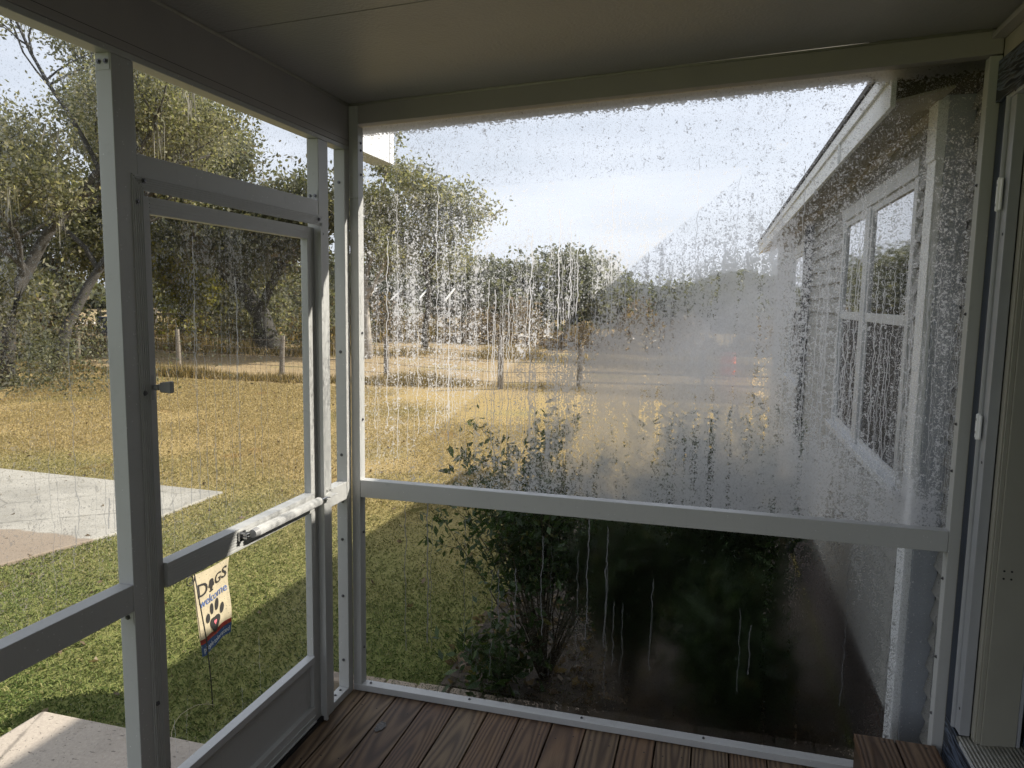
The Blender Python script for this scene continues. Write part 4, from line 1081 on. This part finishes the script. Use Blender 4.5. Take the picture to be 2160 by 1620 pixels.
flagmesh('red_band', grid(0, 1, .80, .862, 16, 2), cloth_mat('flag_red', (.32, .035, .03)), .0016)
flagmesh('blue_band', grid(0, 1, .856, 1.0, 16, 5), cloth_mat('flag_blue', (.035, .07, .17)), .0032)
BLK = simple('flag_ink', (.02, .018, .018), .8); BLUEI = simple('flag_blue_ink', (.10, .15, .32), .8); PINK = simple('flag_pink', (.75, .16, .20), .8); WHI = simple('flag_white_ink', (.75, .76, .78), .8)
def word(txt, u0, u1, vb, hgt, mat, off, name='lettering', shear=0, rise=0, bold=0):
    cu = bpy.data.curves.new('txt', 'FONT'); cu.body = txt; cu.size = 1; cu.resolution_u = 3; cu.shear = shear; cu.offset = bold
    ob = bpy.data.objects.new('txt', cu); COL.objects.link(ob)
    dg = bpy.context.evaluated_depsgraph_get(); me = bpy.data.meshes.new_from_object(ob.evaluated_get(dg))
    bpy.data.objects.remove(ob)
    vs_ = [v.co.copy() for v in me.vertices]; fs = [tuple(p.vertices) for p in me.polygons]
    x0 = min(v.x for v in vs_); x1 = max(v.x for v in vs_); yt = max(v.y for v in vs_); yb = min(v.y for v in vs_)
    mb = MB(); o = origin(root)
    mb.v = [fmap(u0+(v.x-x0)/(x1-x0)*(u1-u0), vb-rise*(v.x-x0)/(x1-x0)-v.y/.7*hgt, off) for v in vs_]
    mb.f = fs; mb.m = [0]*len(fs)
    return mb.build(name, mat, root)
# the camera sees the +X side, with +Y to the right: u runs left to right
word('D', .07, .33, .285, .155, BLK, .004, bold=.01)
word('G', .56, .76, .245, .135, BLK, .004, bold=.01); word('S', .79, .95, .235, .15, BLK, .004, bold=.01)
word('welcome', .08, .95, .42, .105, BLUEI, .004, rise=.0, bold=.008)
word('people tolerated', .07, .95, .955, .062, WHI, .0056, rise=0, bold=.012)
def ell(uc, vc, a, b, rot=0, n=22):
    P = []
    for k in range(n):
        t = 2*PI*k/n; xx, yy = a*math.cos(t), b*math.sin(t)
        P.append((uc+(xx*math.cos(rot)-yy*math.sin(rot))/FW, vc+(xx*math.sin(rot)+yy*math.cos(rot))/FH))
    return P
flagmesh('lettering', [ell(.445, .17, .020, .017), ell(.395, .205, .010, .016, .5), ell(.495, .205, .010, .016, -.5), ell(.445, .235, .012, .026), ell(.445, .283, .02, .006)], BLK, .004)
pw = flagmesh('paw_print', [ell(.30, .60, .022, .026), ell(.45, .515, .019, .032, -.1), ell(.63, .505, .019, .033, .15), ell(.77, .60, .016, .030, .3)], BLK, .004)
pad = []
for k in range(40):
    t = 2*PI*k/40; r = 1+.13*math.cos(3*t+PI/2)+.05*math.cos(2*t)
    pad.append((.53+.05*r*math.cos(t)/FW, .715+.045*r*math.sin(t)/FH))
flagmesh('paw_print', [pad], BLK, .0042)
hr = []
for k in range(30):
    t = 2*PI*k/30; hx = 16*math.sin(t)**3; hy_ = 13*math.cos(t)-5*math.cos(2*t)-2*math.cos(3*t)-math.cos(4*t)
    hr.append((.54+hx*.0009/FW, .70-hy_*.0010/FH))
flagmesh('heart', [hr], PINK, .0058)
mb = MB()
P0 = Vector((-1.064, .392, -.53)); P1 = Vector((-1.10, .400, -.1)); P2 = Vector((-1.150, .385, .262))
mb.tube([P0, P0.lerp(P1, .5)+Vector((.003, .002, 0)), P1, P1.lerp(P2, .5), P2], .0035, 7)
mb.tube([P2, P2+Vector((-.004, .0, .012)), P2+Vector((-.008, .33, .014))], .0032, 7)
sc = []
for k in range(26):
    t = k/25*2*PI*1.35; r = .034*(1-.55*k/25); sc.append((P2.x, P2.y-.036+math.cos(t)*r, P2.z-.012-math.sin(t)*r*1.0))
mb.tube([tuple(P2)]+sc, .003, 6)
mb.build('pole', MDARKM, root, smooth=True)
mb = MB(); mb.tube([(-1.05, .39, -.47), (-1.085, .365, -.455), (-1.115, .33, -.446), (-1.132, .28, -.445), (-1.136, .22, -.446), (-1.12, .16, -.452), (-1.09, .10, -.46), (-1.05, .05, -.47)], .0022, 5); tag(mb.build('dry_stalk', simple('straw', (.32, .28, .17), .8)), 'pale curled dry stalk lying at the foot of the flag pole', 'plant stalk')
